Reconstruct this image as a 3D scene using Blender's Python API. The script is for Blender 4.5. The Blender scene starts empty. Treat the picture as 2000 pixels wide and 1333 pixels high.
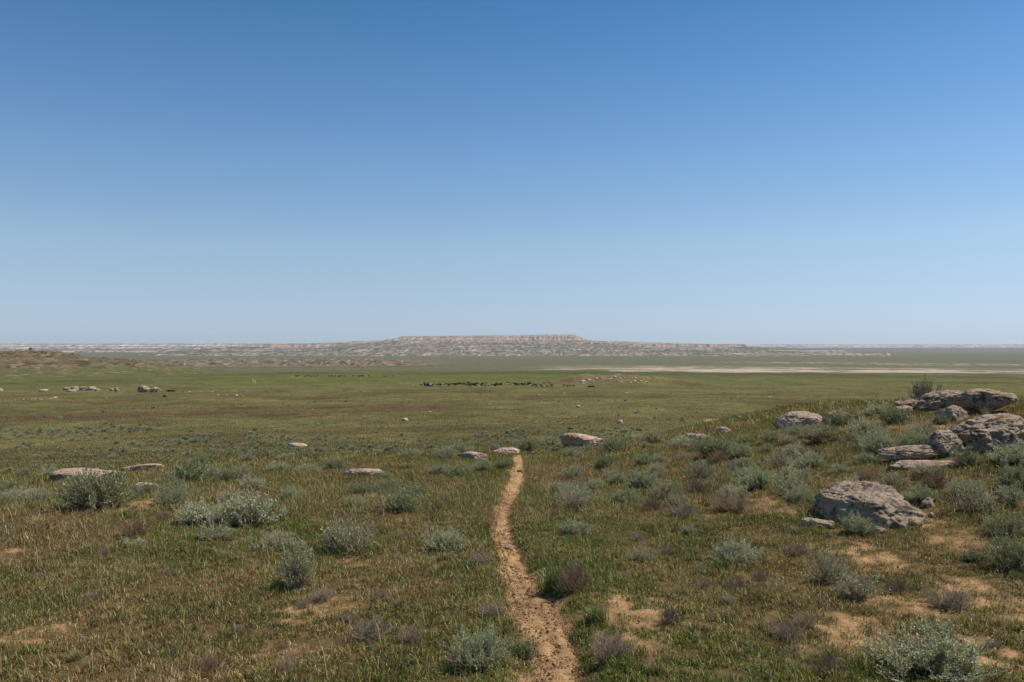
import bpy, bmesh, math, random
import numpy as np
from mathutils import Vector, Matrix, Euler

# ------------------------------------------------------------------ camera, world, sun, exposure
scene = bpy.context.scene
C = scene.collection
EYE = 1.65                       # camera height above the trail
W0, H0 = 2000.0, 1333.0          # photograph pixels (used to turn sight lines into ground points)
FPX = W0 * 28.0 / 36.0
HORIZON_Y = 674.0
PITCH = math.atan((HORIZON_Y - H0 / 2) / FPX)

cam_d = bpy.data.cameras.new("camera")
cam_d.lens = 28.0; cam_d.sensor_width = 36.0
cam_d.clip_start = 0.05; cam_d.clip_end = 60000.0
cam = bpy.data.objects.new("camera", cam_d); C.objects.link(cam)
cam.location = (0, 0, EYE)
cam.rotation_euler = (math.pi / 2 + PITCH, 0, 0)
scene.camera = cam

SUN_EL, SUN_AZ = math.radians(55), math.radians(74)
world = bpy.data.worlds.new("World"); scene.world = world
world.use_nodes = True
wt = world.node_tree; wt.nodes.clear()
sky = wt.nodes.new("ShaderNodeTexSky"); sky.sky_type = 'NISHITA'; sky.sun_disc = False
sky.sun_elevation = SUN_EL; sky.sun_rotation = SUN_AZ
sky.altitude = 600; sky.air_density = 0.7; sky.dust_density = 0.1; sky.ozone_density = 2.0
# the clear dry-air sky of the photograph: deeper blue overhead, cooler towards the horizon
wtc = wt.nodes.new("ShaderNodeTexCoord"); wsep = wt.nodes.new("ShaderNodeSeparateXYZ"); wramp = wt.nodes.new("ShaderNodeValToRGB")
SKYF = [(0.0, (.78, .90, 1.21)), (.0077, (.805, .913, 1.211)), (.0283, (1.032, 1.022, 1.209)), (.0731, (1.351, 1.289, 1.249)), (.1238, (1.607, 1.571, 1.408)),
        (.2159, (1.459, 1.678, 1.654)), (.3137, (1.10, 1.58, 1.72)), (.3926, (.80, 1.43, 1.63)), (1.0, (.62, 1.2, 1.5))]
_el = wramp.color_ramp.elements
while len(_el) < len(SKYF): _el.new(.5)
for _e, (_p, _c) in zip(_el, SKYF): _e.position = _p; _e.color = (*[v / 1.78 for v in _c], 1)
wmul = wt.nodes.new("ShaderNodeMix"); wmul.data_type = 'RGBA'; wmul.blend_type = 'MULTIPLY'; wmul.inputs[0].default_value = 1.0
bg = wt.nodes.new("ShaderNodeBackground"); bg.inputs["Strength"].default_value = 0.082 * 1.78
wo = wt.nodes.new("ShaderNodeOutputWorld")
wt.links.new(wtc.outputs["Generated"], wsep.inputs[0]); wt.links.new(wsep.outputs[2], wramp.inputs[0])
wt.links.new(sky.outputs[0], wmul.inputs[6]); wt.links.new(wramp.outputs[0], wmul.inputs[7]); wt.links.new(wmul.outputs[2], bg.inputs[0])
wt.links.new(bg.outputs[0], wo.inputs[0])

sun_d = bpy.data.lights.new("sun", 'SUN'); sun_d.energy = 5.0; sun_d.angle = math.radians(0.5)
sun_d.color = (1.0, 0.94, 0.84)
sun = bpy.data.objects.new("sun", sun_d); C.objects.link(sun)
sunv = Vector((math.cos(SUN_EL) * math.sin(SUN_AZ), math.cos(SUN_EL) * math.cos(SUN_AZ), math.sin(SUN_EL)))
sun.rotation_euler = sunv.to_track_quat('Z', 'Y').to_euler()
sun.location = (30, 0, 40)

scene.view_settings.view_transform = 'Standard'
scene.view_settings.look = 'None'
scene.view_settings.exposure = 0.0
scene.view_settings.gamma = 1.0
scene.cycles.max_bounces = 5
scene.cycles.diffuse_bounces = 3
scene.cycles.transmission_bounces = 3
scene.cycles.volume_bounces = 1

rng = np.random.default_rng(7)
random.seed(7)

# ------------------------------------------------------------------ numpy noise
def _hash(ix, iy, iz, seed):
    h = (ix.astype(np.int64) * 374761393 + iy.astype(np.int64) * 668265263 + iz * 2147483647 + seed * 144665) & 0xFFFFFFFF
    h = ((h ^ (h >> 13)) * 1274126177) & 0xFFFFFFFF
    h = ((h ^ (h >> 15)) * 2246822519) & 0xFFFFFFFF
    return h ^ (h >> 16)
def noise2(x, y, seed=0):
    x0 = np.floor(x); y0 = np.floor(y); fx = x - x0; fy = y - y0
    u = fx * fx * fx * (fx * (fx * 6 - 15) + 10); v = fy * fy * fy * (fy * (fy * 6 - 15) + 10)
    def g(dx, dy):
        a = _hash(x0 + dx, y0 + dy, 0, seed).astype(np.float64) * (2 * np.pi / 4294967296.0)
        return np.cos(a) * (fx - dx) + np.sin(a) * (fy - dy)
    n0 = g(0, 0) * (1 - u) + g(1, 0) * u
    n1 = g(0, 1) * (1 - u) + g(1, 1) * u
    return (n0 * (1 - v) + n1 * v) * 1.5
def fbm2(x, y, o=4, seed=0):
    s = np.zeros(np.shape(x)); a = 1.0; t = 0
    for i in range(o):
        s = s + a * noise2(x, y, seed + i * 17); t += a; a *= .5; x = x * 2.03; y = y * 2.03
    return s / t * 1.4
def noise3(p, seed=0):
    p0 = np.floor(p); f = p - p0; w = f * f * f * (f * (f * 6 - 15) + 10)
    out = 0
    for dx in (0, 1):
        for dy in (0, 1):
            for dz in (0, 1):
                h = _hash(p0[:, 0] + dx, p0[:, 1] + dy, (p0[:, 2] + dz).astype(np.int64), seed)
                gx = ((h & 1023) / 511.5 - 1); gy = (((h >> 10) & 1023) / 511.5 - 1); gz = (((h >> 20) & 1023) / 511.5 - 1)
                d = gx * (f[:, 0] - dx) + gy * (f[:, 1] - dy) + gz * (f[:, 2] - dz)
                out = out + d * (w[:, 0] if dx else 1 - w[:, 0]) * (w[:, 1] if dy else 1 - w[:, 1]) * (w[:, 2] if dz else 1 - w[:, 2])
    return out * 1.2
def fbm3(p, o=4, seed=0):
    s = 0; a = 1.0; t = 0
    for i in range(o):
        s = s + a * noise3(p, seed + i * 31); t += a; a *= .5; p = p * 2.07
    return s / t * 1.4
def sm(a, b, x):
    t = np.clip((x - a) / (b - a), 0, 1); return t * t * (3 - 2 * t)
def lerp(a, b, t): return a + (b - a) * t

# ------------------------------------------------------------------ terrain height
_pr = np.array([0, 4, 6.4, 9, 14, 20, 24, 40, 60, 80, 110, 200, 318, 458, 880, 1500, 2500, 4000, 6000, 9000, 14000, 18000.])
_pz = np.array([-1.65, -1.66, -1.75, -1.9, -2.3, -2.92, -3.36, -5.6, -8.2, -9.95, -10.9, -13.1, -16.0, -19.5, -30, -46, -60, -66, -68, -70, -72, -73.])
_lt = np.linspace(0, math.log(18003 / 3), 3000)
_lz = np.interp(np.exp(_lt) * 3 - 3, _pr, _pz)
_k = np.exp(-0.5 * (np.arange(-90, 91) / 30.0) ** 2); _k /= _k.sum()
_lz = np.convolve(np.pad(_lz, 90, mode='edge'), _k, mode='valid')
PATH = None      # filled below: (n, 3) world x, y, half width
MOUND = None
def path_dist(x, y):
    d = np.full(np.shape(x), 9.0); w = np.full(np.shape(x), .2)
    if PATH is None: return d, w
    m = (y < 30) & (y > -4) & (np.abs(x) < 3)
    if not np.any(m): return d, w
    X = x[m]; Y = y[m]; best = np.full(X.shape, 9.0); bw = np.full(X.shape, .2)
    for i in range(len(PATH) - 1):
        a = PATH[i]; b = PATH[i + 1]; e = b[:2] - a[:2]; L2 = e @ e
        t = np.clip(((X - a[0]) * e[0] + (Y - a[1]) * e[1]) / L2, 0, 1)
        dd = np.hypot(X - a[0] - t * e[0], Y - a[1] - t * e[1])
        q = dd < best; best = np.where(q, dd, best); bw = np.where(q, a[2] + t * (b[2] - a[2]), bw)
    d[m] = best; w[m] = bw
    return d, w
def ground_z(x, y, detail=True):
    x = np.asarray(x, float); y = np.asarray(y, float)
    r = np.hypot(x, y)
    z = np.interp(np.log((r + 3) / 3), _lt, _lz) + EYE
    z = z + 1.95 * sm(.4, 11, x) * sm(1.0, 15, y) * (1 - sm(24, 46, y)) * (1 - sm(16, 40, x))
    z = z + .22 * fbm2(x / 7, y / 7, 2, 5) * sm(4, 12, r) * (1 - .4 * sm(20, 60, r))
    z = z + .5 * fbm2(x / 40, y / 40, 2, 6) * sm(26, 90, r)
    z = z + 1.6 * fbm2(x / 300, y / 300, 3, 8) * sm(200, 900, r)
    if MOUND is not None:
        u = (x - MOUND[0]) / 26; v = (y - MOUND[1]) / 16
        z = z + 3.9 * np.exp(-(u * u * u * u + v * v)) * (1 + .3 * fbm2(x / 6, y / 6, 3, 33)) 
        z = z + 1.0 * np.exp(-(((x - MOUND[0] - 32) / 13) ** 2 + v * v))
    if detail:
        z = z + (.035 * fbm2(x / .8, y / .8, 3, 11) + .012 * fbm2(x / .15, y / .15, 2, 12)) * (1 - sm(25, 60, r))
    d, w = path_dist(x, y)
    z = z - .06 * (1 - sm(w * .6, w * 1.5 + .05, d))
    return z

# sight line of a photograph pixel -> point where it meets the ground
def pix_dir(px, py):
    u = (px - W0 / 2) / FPX; v = (H0 / 2 - py) / FPX
    c, s = math.cos(PITCH), math.sin(PITCH)
    return np.array([u, c - v * s, s + v * c])
_ts = np.exp(np.linspace(math.log(2.0), math.log(15000), 420))
def hit(px, py):
    d = pix_dir(px, py); lo, ts = 2.0, _ts
    for _ in range(3):
        x = d[0] * ts; y = d[1] * ts
        below = EYE + d[2] * ts < ground_z(x, y, False)
        i = int(np.argmax(below)) if below.any() else len(ts) - 1
        if i == 0: break
        ts = np.linspace(ts[i - 1], ts[i], 24)
    t = ts[i]
    return float(d[0] * t), float(d[1] * t), float(ground_z(d[0] * t, d[1] * t, False))

_edges = [(1333, 1020, 1150), (1280, 1036, 1134), (1240, 1030, 1132), (1200, 1000, 1116), (1160, 988, 1080), (1120, 984, 1044),
          (1080, 978, 1020), (1040, 966, 1001), (1008, 962, 994), (980, 974, 1001), (960, 988, 1014), (932, 996, 1023), (908, 1005, 1023), (890, 998, 1020)]
_pl = []
for (yy, xa, xb) in _edges:
    a = hit(xa, yy); b = hit(xb, yy)
    _pl.append(((a[0] + b[0]) / 2, (a[1] + b[1]) / 2, abs(b[0] - a[0]) / 2))
_pl = [(_pl[0][0] + .25, -3.0, .2), (_pl[0][0] + .12, 1.0, .2)] + _pl
_e = _pl[-1]; _pl.append((_e[0] - .3, _e[1] + 2.0, .2)); _pl.append((_e[0] - .9, _e[1] + 6.0, .15))
PATH = np.array(_pl)
_mo = hit(1200, 751)
MOUND = (_mo[0], _mo[1] + 8)

# ------------------------------------------------------------------ object helpers
def tag(o, label=None, cat=None, group=None, kind=None):
    if label: o['label'] = label
    if cat: o['category'] = cat
    if group: o['group'] = group
    if kind: o['kind'] = kind
    return o
def mesh_np(name, verts, faces_flat, sizes, mat=None, col=None, smooth=False):
    """verts (n,3), flat vertex indices, loop count per face"""
    me = bpy.data.meshes.new(name)
    n = len(verts); me.vertices.add(n)
    me.vertices.foreach_set("co", np.ascontiguousarray(verts, np.float32).ravel())
    me.loops.add(len(faces_flat)); me.loops.foreach_set("vertex_index", np.ascontiguousarray(faces_flat, np.int32))
    st = np.concatenate([[0], np.cumsum(sizes)[:-1]]).astype(np.int32)
    me.polygons.add(len(sizes)); me.polygons.foreach_set("loop_start", st)
    try: me.polygons.foreach_set("loop_total", np.ascontiguousarray(sizes, np.int32))
    except Exception: pass
    me.update(calc_edges=True)
    if col is not None:
        at = me.attributes.new("col", 'FLOAT_COLOR', 'POINT')
        c4 = np.ones((n, 4), np.float32); c4[:, :3] = col
        at.data.foreach_set("color", c4.ravel())
    if smooth: me.polygons.foreach_set("use_smooth", np.ones(len(sizes), bool))
    if mat: me.materials.append(mat)
    me.validate()
    return me
def link(name, me, parent=None, loc=None, rotz=0, scale=None):
    o = bpy.data.objects.new(name, me); C.objects.link(o)
    if parent: o.parent = parent
    if loc is not None: o.location = loc
    if rotz: o.rotation_euler = (0, 0, rotz)
    if scale is not None: o.scale = scale if hasattr(scale, '__len__') else (scale,) * 3
    return o
def grid_faces(nr, nc, wrap=False):
    i = np.arange(nr - 1)[:, None]; j = np.arange(nc if wrap else nc - 1)[None, :]
    j2 = (j + 1) % nc
    f = np.stack([i * nc + j, i * nc + j2, (i + 1) * nc + j2, (i + 1) * nc + j], -1).reshape(-1, 4)
    return f

# ------------------------------------------------------------------ materials
def new_mat(name):
    m = bpy.data.materials.new(name); m.use_nodes = True
    nt = m.node_tree; nt.nodes.clear()
    return m, nt, nt.nodes.new("ShaderNodeOutputMaterial")
def N(nt, t, **kw):
    n = nt.nodes.new(t)
    for k, v in kw.items():
        if k in n.inputs.keys(): n.inputs[k].default_value = v
        else: setattr(n, k, v)
    return n
def mixc(nt, fac, a, b, mode='MIX'):
    n = nt.nodes.new("ShaderNodeMix"); n.data_type = 'RGBA'; n.blend_type = mode
    for sock, v in ((n.inputs[0], fac), (n.inputs[6], a), (n.inputs[7], b)):
        if hasattr(v, 'is_output'): nt.links.new(v, sock)
        else: sock.default_value = v
    return n.outputs[2]
def ramp(nt, src, pts):
    n = nt.nodes.new("ShaderNodeValToRGB")
    el = n.color_ramp.elements
    while len(el) < len(pts): el.new(.5)
    for e, (p, c) in zip(el, pts): e.position = p; e.color = (c, c, c, 1) if not hasattr(c, '__len__') else (*c, 1)
    nt.links.new(src, n.inputs[0]); return n.outputs[0]
def leaf_mat(name, trans=.25, gloss=0.0, tint=None):
    m, nt, out = new_mat(name)
    a = N(nt, "ShaderNodeAttribute", attribute_name="col")
    colr = a.outputs["Color"]
    oi = N(nt, "ShaderNodeObjectInfo")
    if tint:
        colr = mixc(nt, oi.outputs["Random"], colr, mixc(nt, 1.0, colr, (*tint, 1), 'MULTIPLY'))
    d = N(nt, "ShaderNodeBsdfDiffuse"); t = N(nt, "ShaderNodeBsdfTranslucent"); mx = N(nt, "ShaderNodeMixShader", Fac=trans)
    nt.links.new(colr, d.inputs[0]); nt.links.new(colr, t.inputs[0])
    nt.links.new(d.outputs[0], mx.inputs[1]); nt.links.new(t.outputs[0], mx.inputs[2])
    sh = mx.outputs[0]
    if gloss:
        g = N(nt, "ShaderNodeBsdfGlossy", Roughness=.45); g.inputs[0].default_value = (.9, .9, .8, 1)
        m2 = N(nt, "ShaderNodeMixShader", Fac=gloss)
        nt.links.new(sh, m2.inputs[1]); nt.links.new(g.outputs[0], m2.inputs[2]); sh = m2.outputs[0]
    nt.links.new(sh, out.inputs[0]); return m
def attr_ground_mat(name, s1, s2, lo=.72, hi=1.3, bump=.5, bdist=.02, wide=None):
    """diffuse, vertex colour times two scales of noise"""
    m, nt, out = new_mat(name)
    a = N(nt, "ShaderNodeAttribute", attribute_name="col")
    tc = N(nt, "ShaderNodeTexCoord")
    n1 = N(nt, "ShaderNodeTexNoise", Scale=s1, Detail=8.0, Roughness=.7); nt.links.new(tc.outputs["Object"], n1.inputs["Vector"])
    n2 = N(nt, "ShaderNodeTexNoise", Scale=s2, Detail=6.0, Roughness=.7); nt.links.new(tc.outputs["Object"], n2.inputs["Vector"])
    r1 = ramp(nt, n1.outputs[0], [(.3, lo), (.7, hi)]); r2 = ramp(nt, n2.outputs[0], [(.32, lo), (.68, hi)])
    c = mixc(nt, 1.0, a.outputs["Color"], r1, 'MULTIPLY'); c = mixc(nt, 1.0, c, r2, 'MULTIPLY')
    for sc in (wide or ()):
        n3 = N(nt, "ShaderNodeTexNoise", Scale=sc, Detail=7.0, Roughness=.75); nt.links.new(tc.outputs["Object"], n3.inputs["Vector"])
        c = mixc(nt, 1.0, c, ramp(nt, n3.outputs[0], [(.36, (.72, .70, .70)), (.64, (1.28, 1.26, 1.2))]), 'MULTIPLY')
    d = N(nt, "ShaderNodeBsdfDiffuse"); nt.links.new(c, d.inputs[0])
    b = N(nt, "ShaderNodeBump", Strength=bump, Distance=bdist); nt.links.new(n1.outputs[0], b.inputs["Height"])
    nt.links.new(b.outputs[0], d.inputs["Normal"]); nt.links.new(d.outputs[0], out.inputs[0])
    return m
def rock_mat(name, base, dark, lichen=.5, scale=1.0, orange=.5):
    m, nt, out = new_mat(name)
    tc = N(nt, "ShaderNodeTexCoord"); oi = N(nt, "ShaderNodeObjectInfo")
    add = N(nt, "ShaderNodeVectorMath", operation='ADD'); sc = N(nt, "ShaderNodeVectorMath", operation='SCALE')
    nt.links.new(oi.outputs["Random"], sc.inputs[0]); sc.inputs["Scale"].default_value = 37.0
    nt.links.new(tc.outputs["Object"], add.inputs[0]); nt.links.new(sc.outputs[0], add.inputs[1])
    v = add.outputs[0]
    def nz(s, det=8, ro=.65):
        n = N(nt, "ShaderNodeTexNoise", Scale=s * scale, Detail=float(det), Roughness=ro); nt.links.new(v, n.inputs["Vector"]); return n.outputs[0]
    big = nz(2.2); mid = nz(9); fine = nz(45, 6, .75)
    c = mixc(nt, ramp(nt, big, [(.35, 0.0), (.65, 1.0)]), (*[b * .78 for b in base], 1), (*[min(1, b * 1.15) for b in base], 1))
    c = mixc(nt, ramp(nt, mid, [(.51, 0.0), (.60, lichen)]), c, (*dark, 1))
    c = mixc(nt, ramp(nt, fine, [(.52, 0.0), (.60, .65)]), c, (dark[0] * .8, dark[1] * .8, dark[2] * .85, 1))
    c = mixc(nt, ramp(nt, nz(14, 5), [(.6, 0.0), (.66, .6)]), c, (.52, .44, .34, 1))
    pick = N(nt, "ShaderNodeMath", operation='MULTIPLY')
    nt.links.new(ramp(nt, nz(3.1, 4), [(.56, 0.0), (.64, 1.0)]), pick.inputs[0])
    nt.links.new(ramp(nt, nz(26, 5), [(.47, 0.0), (.55, orange)]), pick.inputs[1])
    c = mixc(nt, pick.outputs[0], c, (.40, .17, .045, 1))
    # cracks
    vo = N(nt, "ShaderNodeTexVoronoi", Scale=2.6 * scale, feature='DISTANCE_TO_EDGE')
    wv = N(nt, "ShaderNodeVectorMath", operation='ADD'); ws = N(nt, "ShaderNodeVectorMath", operation='SCALE')
    nn = N(nt, "ShaderNodeTexNoise", Scale=4.0 * scale, Detail=5.0); nt.links.new(v, nn.inputs["Vector"])
    nt.links.new(nn.outputs["Color"], ws.inputs[0]); ws.inputs["Scale"].default_value = .5 / scale
    nt.links.new(v, wv.inputs[0]); nt.links.new(ws.outputs[0], wv.inputs[1]); nt.links.new(wv.outputs[0], vo.inputs["Vector"])
    crack = ramp(nt, vo.outputs["Distance"], [(.0, 0.0), (.03, 1.0)])
    d = N(nt, "ShaderNodeBsdfPrincipled", Roughness=.95); d.inputs["Specular IOR Level"].default_value = .15
    nt.links.new(c, d.inputs["Base Color"])
    def bump(h, st, dist, prev=None):
        b = N(nt, "ShaderNodeBump", Strength=st, Distance=dist / scale); nt.links.new(h, b.inputs["Height"])
        if prev: nt.links.new(prev, b.inputs["Normal"])
        return b.outputs[0]
    nrm = bump(mid, 1.0, .06); nrm = bump(fine, .9, .022, nrm); nrm = bump(crack, .7, .03, nrm)
    nt.links.new(nrm, d.inputs["Normal"]); nt.links.new(d.outputs[0], out.inputs[0])
    return m
def plain_mat(name, col, rough=.9):
    m, nt, out = new_mat(name)
    tc = N(nt, "ShaderNodeTexCoord"); n = N(nt, "ShaderNodeTexNoise", Scale=6.0, Detail=4.0); nt.links.new(tc.outputs["Object"], n.inputs["Vector"])
    c = mixc(nt, n.outputs[0], (*[v * .75 for v in col], 1), (*[min(1, v * 1.25) for v in col], 1))
    d = N(nt, "ShaderNodeBsdfPrincipled", Roughness=rough); d.inputs["Specular IOR Level"].default_value = .1
    nt.links.new(c, d.inputs["Base Color"]); nt.links.new(d.outputs[0], out.inputs[0]); return m

M_grass = leaf_mat("grass_blades", .3, 0.0)
M_leaf = leaf_mat("sage_leaves", .28, .03, (.82, .92, .78))
M_twig = leaf_mat("grey_twigs", .0, 0.0, (1.15, 1.0, .9))
M_tuss = leaf_mat("tussock_blades", .3, .04)
M_soil = attr_ground_mat("dry_soil", 12.0, 70.0, .62, 1.3, .9, .03, (.55, .06))
M_hill = attr_ground_mat("far_slopes", .05, .4, .72, 1.25, .0, .5)
M_rock = rock_mat("lichen_rock", (.52, .39, .27), (.08, .062, .045), .85, 1.0, .9)
M_pale = rock_mat("pale_sandstone", (.60, .435, .31), (.22, .155, .11), .5, 1.0, .35)
M_far = rock_mat("far_pale_rock", (.50, .375, .28), (.09, .07, .055), .75, .45, .2)
M_stone = rock_mat("far_pale_stone", (.62, .49, .375), (.25, .19, .14), .4, .45, .1)
M_brown = rock_mat("far_dark_rock", (.10, .08, .065), (.05, .045, .04), .4, .3, .1)

# ------------------------------------------------------------------ colour and cover fields of the steppe
SOIL = np.array([.415, .266, .138]); DEADR = np.array([.180, .112, .050]); OLIVE = np.array([.150, .150, .042])
GREEN = np.array([.112, .152, .028]); STRAW = np.array([.40, .31, .125])
_bare = []
for (px, py, rx, ry, s) in [(610, 1185, 80, 26, 1), (690, 1098, 45, 14, .9), (1265, 1195, 120, 45, .8), (1500, 985, 45, 22, .8), (1700, 1090, 90, 35, .9),
        (1760, 1180, 90, 40, .8), (1930, 1170, 90, 70, .9), (1690, 1240, 120, 42, .9), (1560, 1230, 60, 30, .7), (1960, 1290, 80, 60, .9), (540, 1280, 80, 26, .7),
        (60, 1240, 60, 22, .7), (290, 985, 40, 14, .7), (1485, 945, 25, 12, .7), (1780, 1010, 70, 30, .8), (1900, 1060, 70, 40, .8), (1240, 1240, 90, 40, .6),
        (700, 1180, 40, 20, .5), (1440, 1130, 40, 18, .5), (10, 1080, 25, 18, .7), (1390, 1000, 30, 12, .6), (1100, 1040, 20, 14, .5), (995, 882, 26, 7, 1), (880, 850, 40, 4, .8), (580, 868, 30, 4, .8), (1050, 842, 40, 4, .6), (1330, 845, 40, 4, .5)]:
    c = hit(px, py); a = hit(px + rx, py); b = hit(px, py - ry); b2 = hit(px, py + ry)
    _bare.append((c[0], c[1], abs(a[0] - c[0]), max(.05, (b[1] - b2[1]) / 2), s))
_red = []
for (px, py, rx, ry) in [(80, 1070, 130, 45), (760, 1015, 60, 25), (420, 965, 90, 15), (1790, 1090, 190, 75), (1150, 900, 60, 16), (1090, 925, 80, 22), (700, 910, 60, 10), (1640, 1210, 120, 60), (980, 1000, 50, 30), (300, 1230, 120, 30)]:
    c = hit(px, py); a = hit(px + rx, py); b = hit(px, py - ry); b2 = hit(px, py + ry)
    _red.append((c[0], c[1], abs(a[0] - c[0]), max(.05, (b[1] - b2[1]) / 2)))
def cover(x, y):
    """0 bare .. 1 full grass near the trail, and dryness 0 green .. 1 red brown"""
    n = fbm2(x / 1.1, y / 1.1, 3, 40) * .5 + fbm2(x / .35, y / .35, 2, 41) * .35
    bare = np.zeros(np.shape(x))
    wx = x + .12 * fbm2(x / .3, y / .3, 2, 46); wy = y + .25 * fbm2(x / .3, y / .3, 2, 47)
    for (cx, cy, rx, ry, s) in _bare:
        d = np.sqrt(((wx - cx) / rx) ** 2 + ((wy - cy) / ry) ** 2)
        bare = np.maximum(bare, s * (1 - sm(.5, 1.3, d)))
    right = sm(.5, 4, x) * (1 - sm(14, 22, y))
    bare = np.maximum(bare, sm(.28 - .16 * right, .75 - .2 * right, n) * (.75 + .2 * right))
    d, w = path_dist(x, y)
    edge = w * (.76 + .48 * fbm2(x / .35, y / .35, 3, 48)) + .01
    bare = np.maximum(bare, 1 - sm(edge * .85, edge * 1.35 + .05, d))
    dry = .47 + .75 * fbm2(x / 2.6, y / 3.2, 3, 43) + .35 * fbm2(x / .6, y / .6, 2, 44) + .12 * right
    for (cx, cy, rx, ry) in _red:
        dd = np.sqrt(((x - cx) / rx) ** 2 + ((y - cy) / ry) ** 2)
        dry = dry + .55 * (1 - sm(.4, 1.3, dd))
    dry = dry - .20 * (1 - sm(.05, .55, np.abs(d - w - .3))) * (y < 22)
    hf = fbm2(x / .16, y / .16, 3, 49)
    bare = np.clip(bare - (.16 + 1.0 * hf) * bare * (d > w * 1.2), 0, 1)
    return np.clip(1 - bare, 0, 1), np.clip(dry, 0, 1)
def C3(a): return np.asarray(a)[None, :]
def ground_col(x, y):
    r = np.hypot(x, y); az = np.arctan2(x, y)
    px = W0 / 2 + FPX * np.tan(np.clip(az, -1.2, 1.2))
    cov, dry = cover(x, y)
    near = C3(SOIL) * (1 - .45 * cov[:, None]) * (1 - .25 * dry[:, None] * cov[:, None])
    near = lerp(near, C3([.100, .088, .038]), (.55 * cov)[:, None])
    # the plain: olive turf with brown streaks and greener lows
    s = fbm2(x / 45, y / 16, 4, 50); s2 = fbm2(x / 14, y / 6, 3, 51); s3 = fbm2(x / 160, y / 60, 3, 52)
    far = np.tile(C3([.142, .130, .058]), (len(x), 1))
    brown = np.clip(sm(.0, .5, s + .35 * s2) * .6 + .75 * np.exp(-((r - 148 - 10 * s) / 16) ** 2) * (1 - sm(650, 1050, px)) + .3 * np.exp(-((r - 215) / 18) ** 2) * sm(.0, .4, s2 + .2), 0, 1)
    far = lerp(far, C3([.116, .088, .047]), (brown * (1 - sm(320, 420, r)))[:, None])
    gr = np.clip(sm(300, 420, r + 40 * s) * (1 - sm(620, 760, r + 60 * s3)) * sm(250, 500, px) * (1 - sm(1050, 1350, px)), 0, 1)
    far = lerp(far, C3([.130, .127, .056]), (sm(250, 420, r + 40 * s))[:, None])
    far = lerp(far, C3([.112, .126, .042]), (gr * (.75 + .4 * s))[:, None].clip(0, 1))
    far = lerp(far, C3([.072, .082, .037]), (sm(.05, .5, s3 + .4 * s) * .7 * sm(300, 500, r) * (1 - gr))[:, None])
    far = lerp(far, C3([.065, .086, .040]), (np.exp(-((r - 800 - 60 * s3) / 110) ** 2) * .7)[:, None])
    far = lerp(far, C3([.130, .130, .080]), sm(950, 1500, r)[:, None])
    # pale clay pans right of centre, broken into long streaks
    st = fbm2(x / 260, y / 130, 4, 55); st2 = fbm2(x / 60, y / 40, 3, 56)
    lim = 880 + 560 * np.clip((px - 1300) / 700, -.1, 1.4) + 500 * (1 - sm(1050, 1300, px))
    pan = sm(lim, lim + 90, r + 60 * st2) * (1 - sm(1700, 2400, r + 260 * st)) * sm(1010, 1240, px + 90 * st)
    pan = pan * sm(-.25, .2, st + .55 * st2 + .22 * np.exp(-((r - lim - 250) / 260) ** 2) - .05)
    pan = np.maximum(pan, .7 * np.exp(-((r - 2900 + 300 * st) / 160) ** 2) * sm(.0, .2, st2 + .05) * sm(1300, 1600, px))
    pan = np.maximum(pan, .6 * np.exp(-((r - 3200 + 300 * st) / 300) ** 2) * sm(.1, .3, st + st2) * (1 - sm(700, 900, px)))
    far = lerp(far, C3([.47, .385, .315]), np.clip(pan, 0, 1)[:, None])
    if MOUND is not None:
        md = np.exp(-(((x - MOUND[0]) / 30) ** 2 + ((y - MOUND[1] + 3) / 17) ** 2) ** 2)
        far = lerp(far, C3([.20, .14, .085]), (md * sm(-.5, .4, fbm2(x / 5, y / 5, 3, 57) - (x - MOUND[0]) / 60))[:, None])
    tr = hit_strip(x, y)
    far = lerp(far, C3([.46, .33, .20]), tr[:, None])
    return np.clip(lerp(near, far, sm(28, 70, r)[:, None]) * (1 + .12 * fbm2(x / 3, y / 2, 3, 58) * sm(30, 80, r))[:, None], .01, .9)
_st = [hit(1392, 820), hit(1440, 818), hit(1500, 814), hit(1560, 812)]
def hit_strip(x, y):
    out = np.zeros(np.shape(x))
    for i, (a, b) in enumerate(zip(_st[:-1], _st[1:])):
        ex, ey = b[0] - a[0], b[1] - a[1]
        t = np.clip(((x - a[0]) * ex + (y - a[1]) * ey) / (ex * ex + ey * ey), 0, 1)
        d = np.hypot(x - a[0] - t * ex, y - a[1] - t * ey)
        out = np.maximum(out, (.9 - .25 * i) * (1 - sm(.5, 1.6 - .3 * i, d)))
    return out

# ------------------------------------------------------------------ ground sheet (polar, fine ahead of the camera)
def build_ground():
    fine = np.radians(np.arange(-44, 44.01, .1)); coarse = np.radians(np.arange(46, 314.1, 3.0))
    th = np.concatenate([fine, coarse]); nc = len(th)
    rr = [0.4]
    while rr[-1] < 16000: rr.append(rr[-1] * (1.010 if rr[-1] < 40 else 1.012) + .004)
    rr = np.array(rr); nr = len(rr)
    X = (rr[:, None] * np.sin(th)[None]).ravel(); Y = (rr[:, None] * np.cos(th)[None]).ravel()
    Z = ground_z(X, Y); col = ground_col(X, Y)
    f = grid_faces(nr, nc, True)
    # centre fan
    V = np.concatenate([np.stack([X, Y, Z], 1), [[0, 0, float(ground_z(0., 0.))]]]); col = np.concatenate([col, C3(SOIL)])
    j = np.arange(nc); fan = np.stack([np.full(nc, nr * nc), (j + 1) % nc, j], 1)
    flat = np.concatenate([f[:, ::-1].ravel(), fan[:, ::-1].ravel()]); sizes = np.concatenate([np.full(len(f), 4), np.full(nc, 3)])
    me = mesh_np("ground", V, flat, sizes, M_soil, col, True)
    o = link("ground", me)
    tag(o, "dry steppe ground, olive turf and bare tan soil running to the far mesas", "ground", kind="structure")
build_ground()

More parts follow.
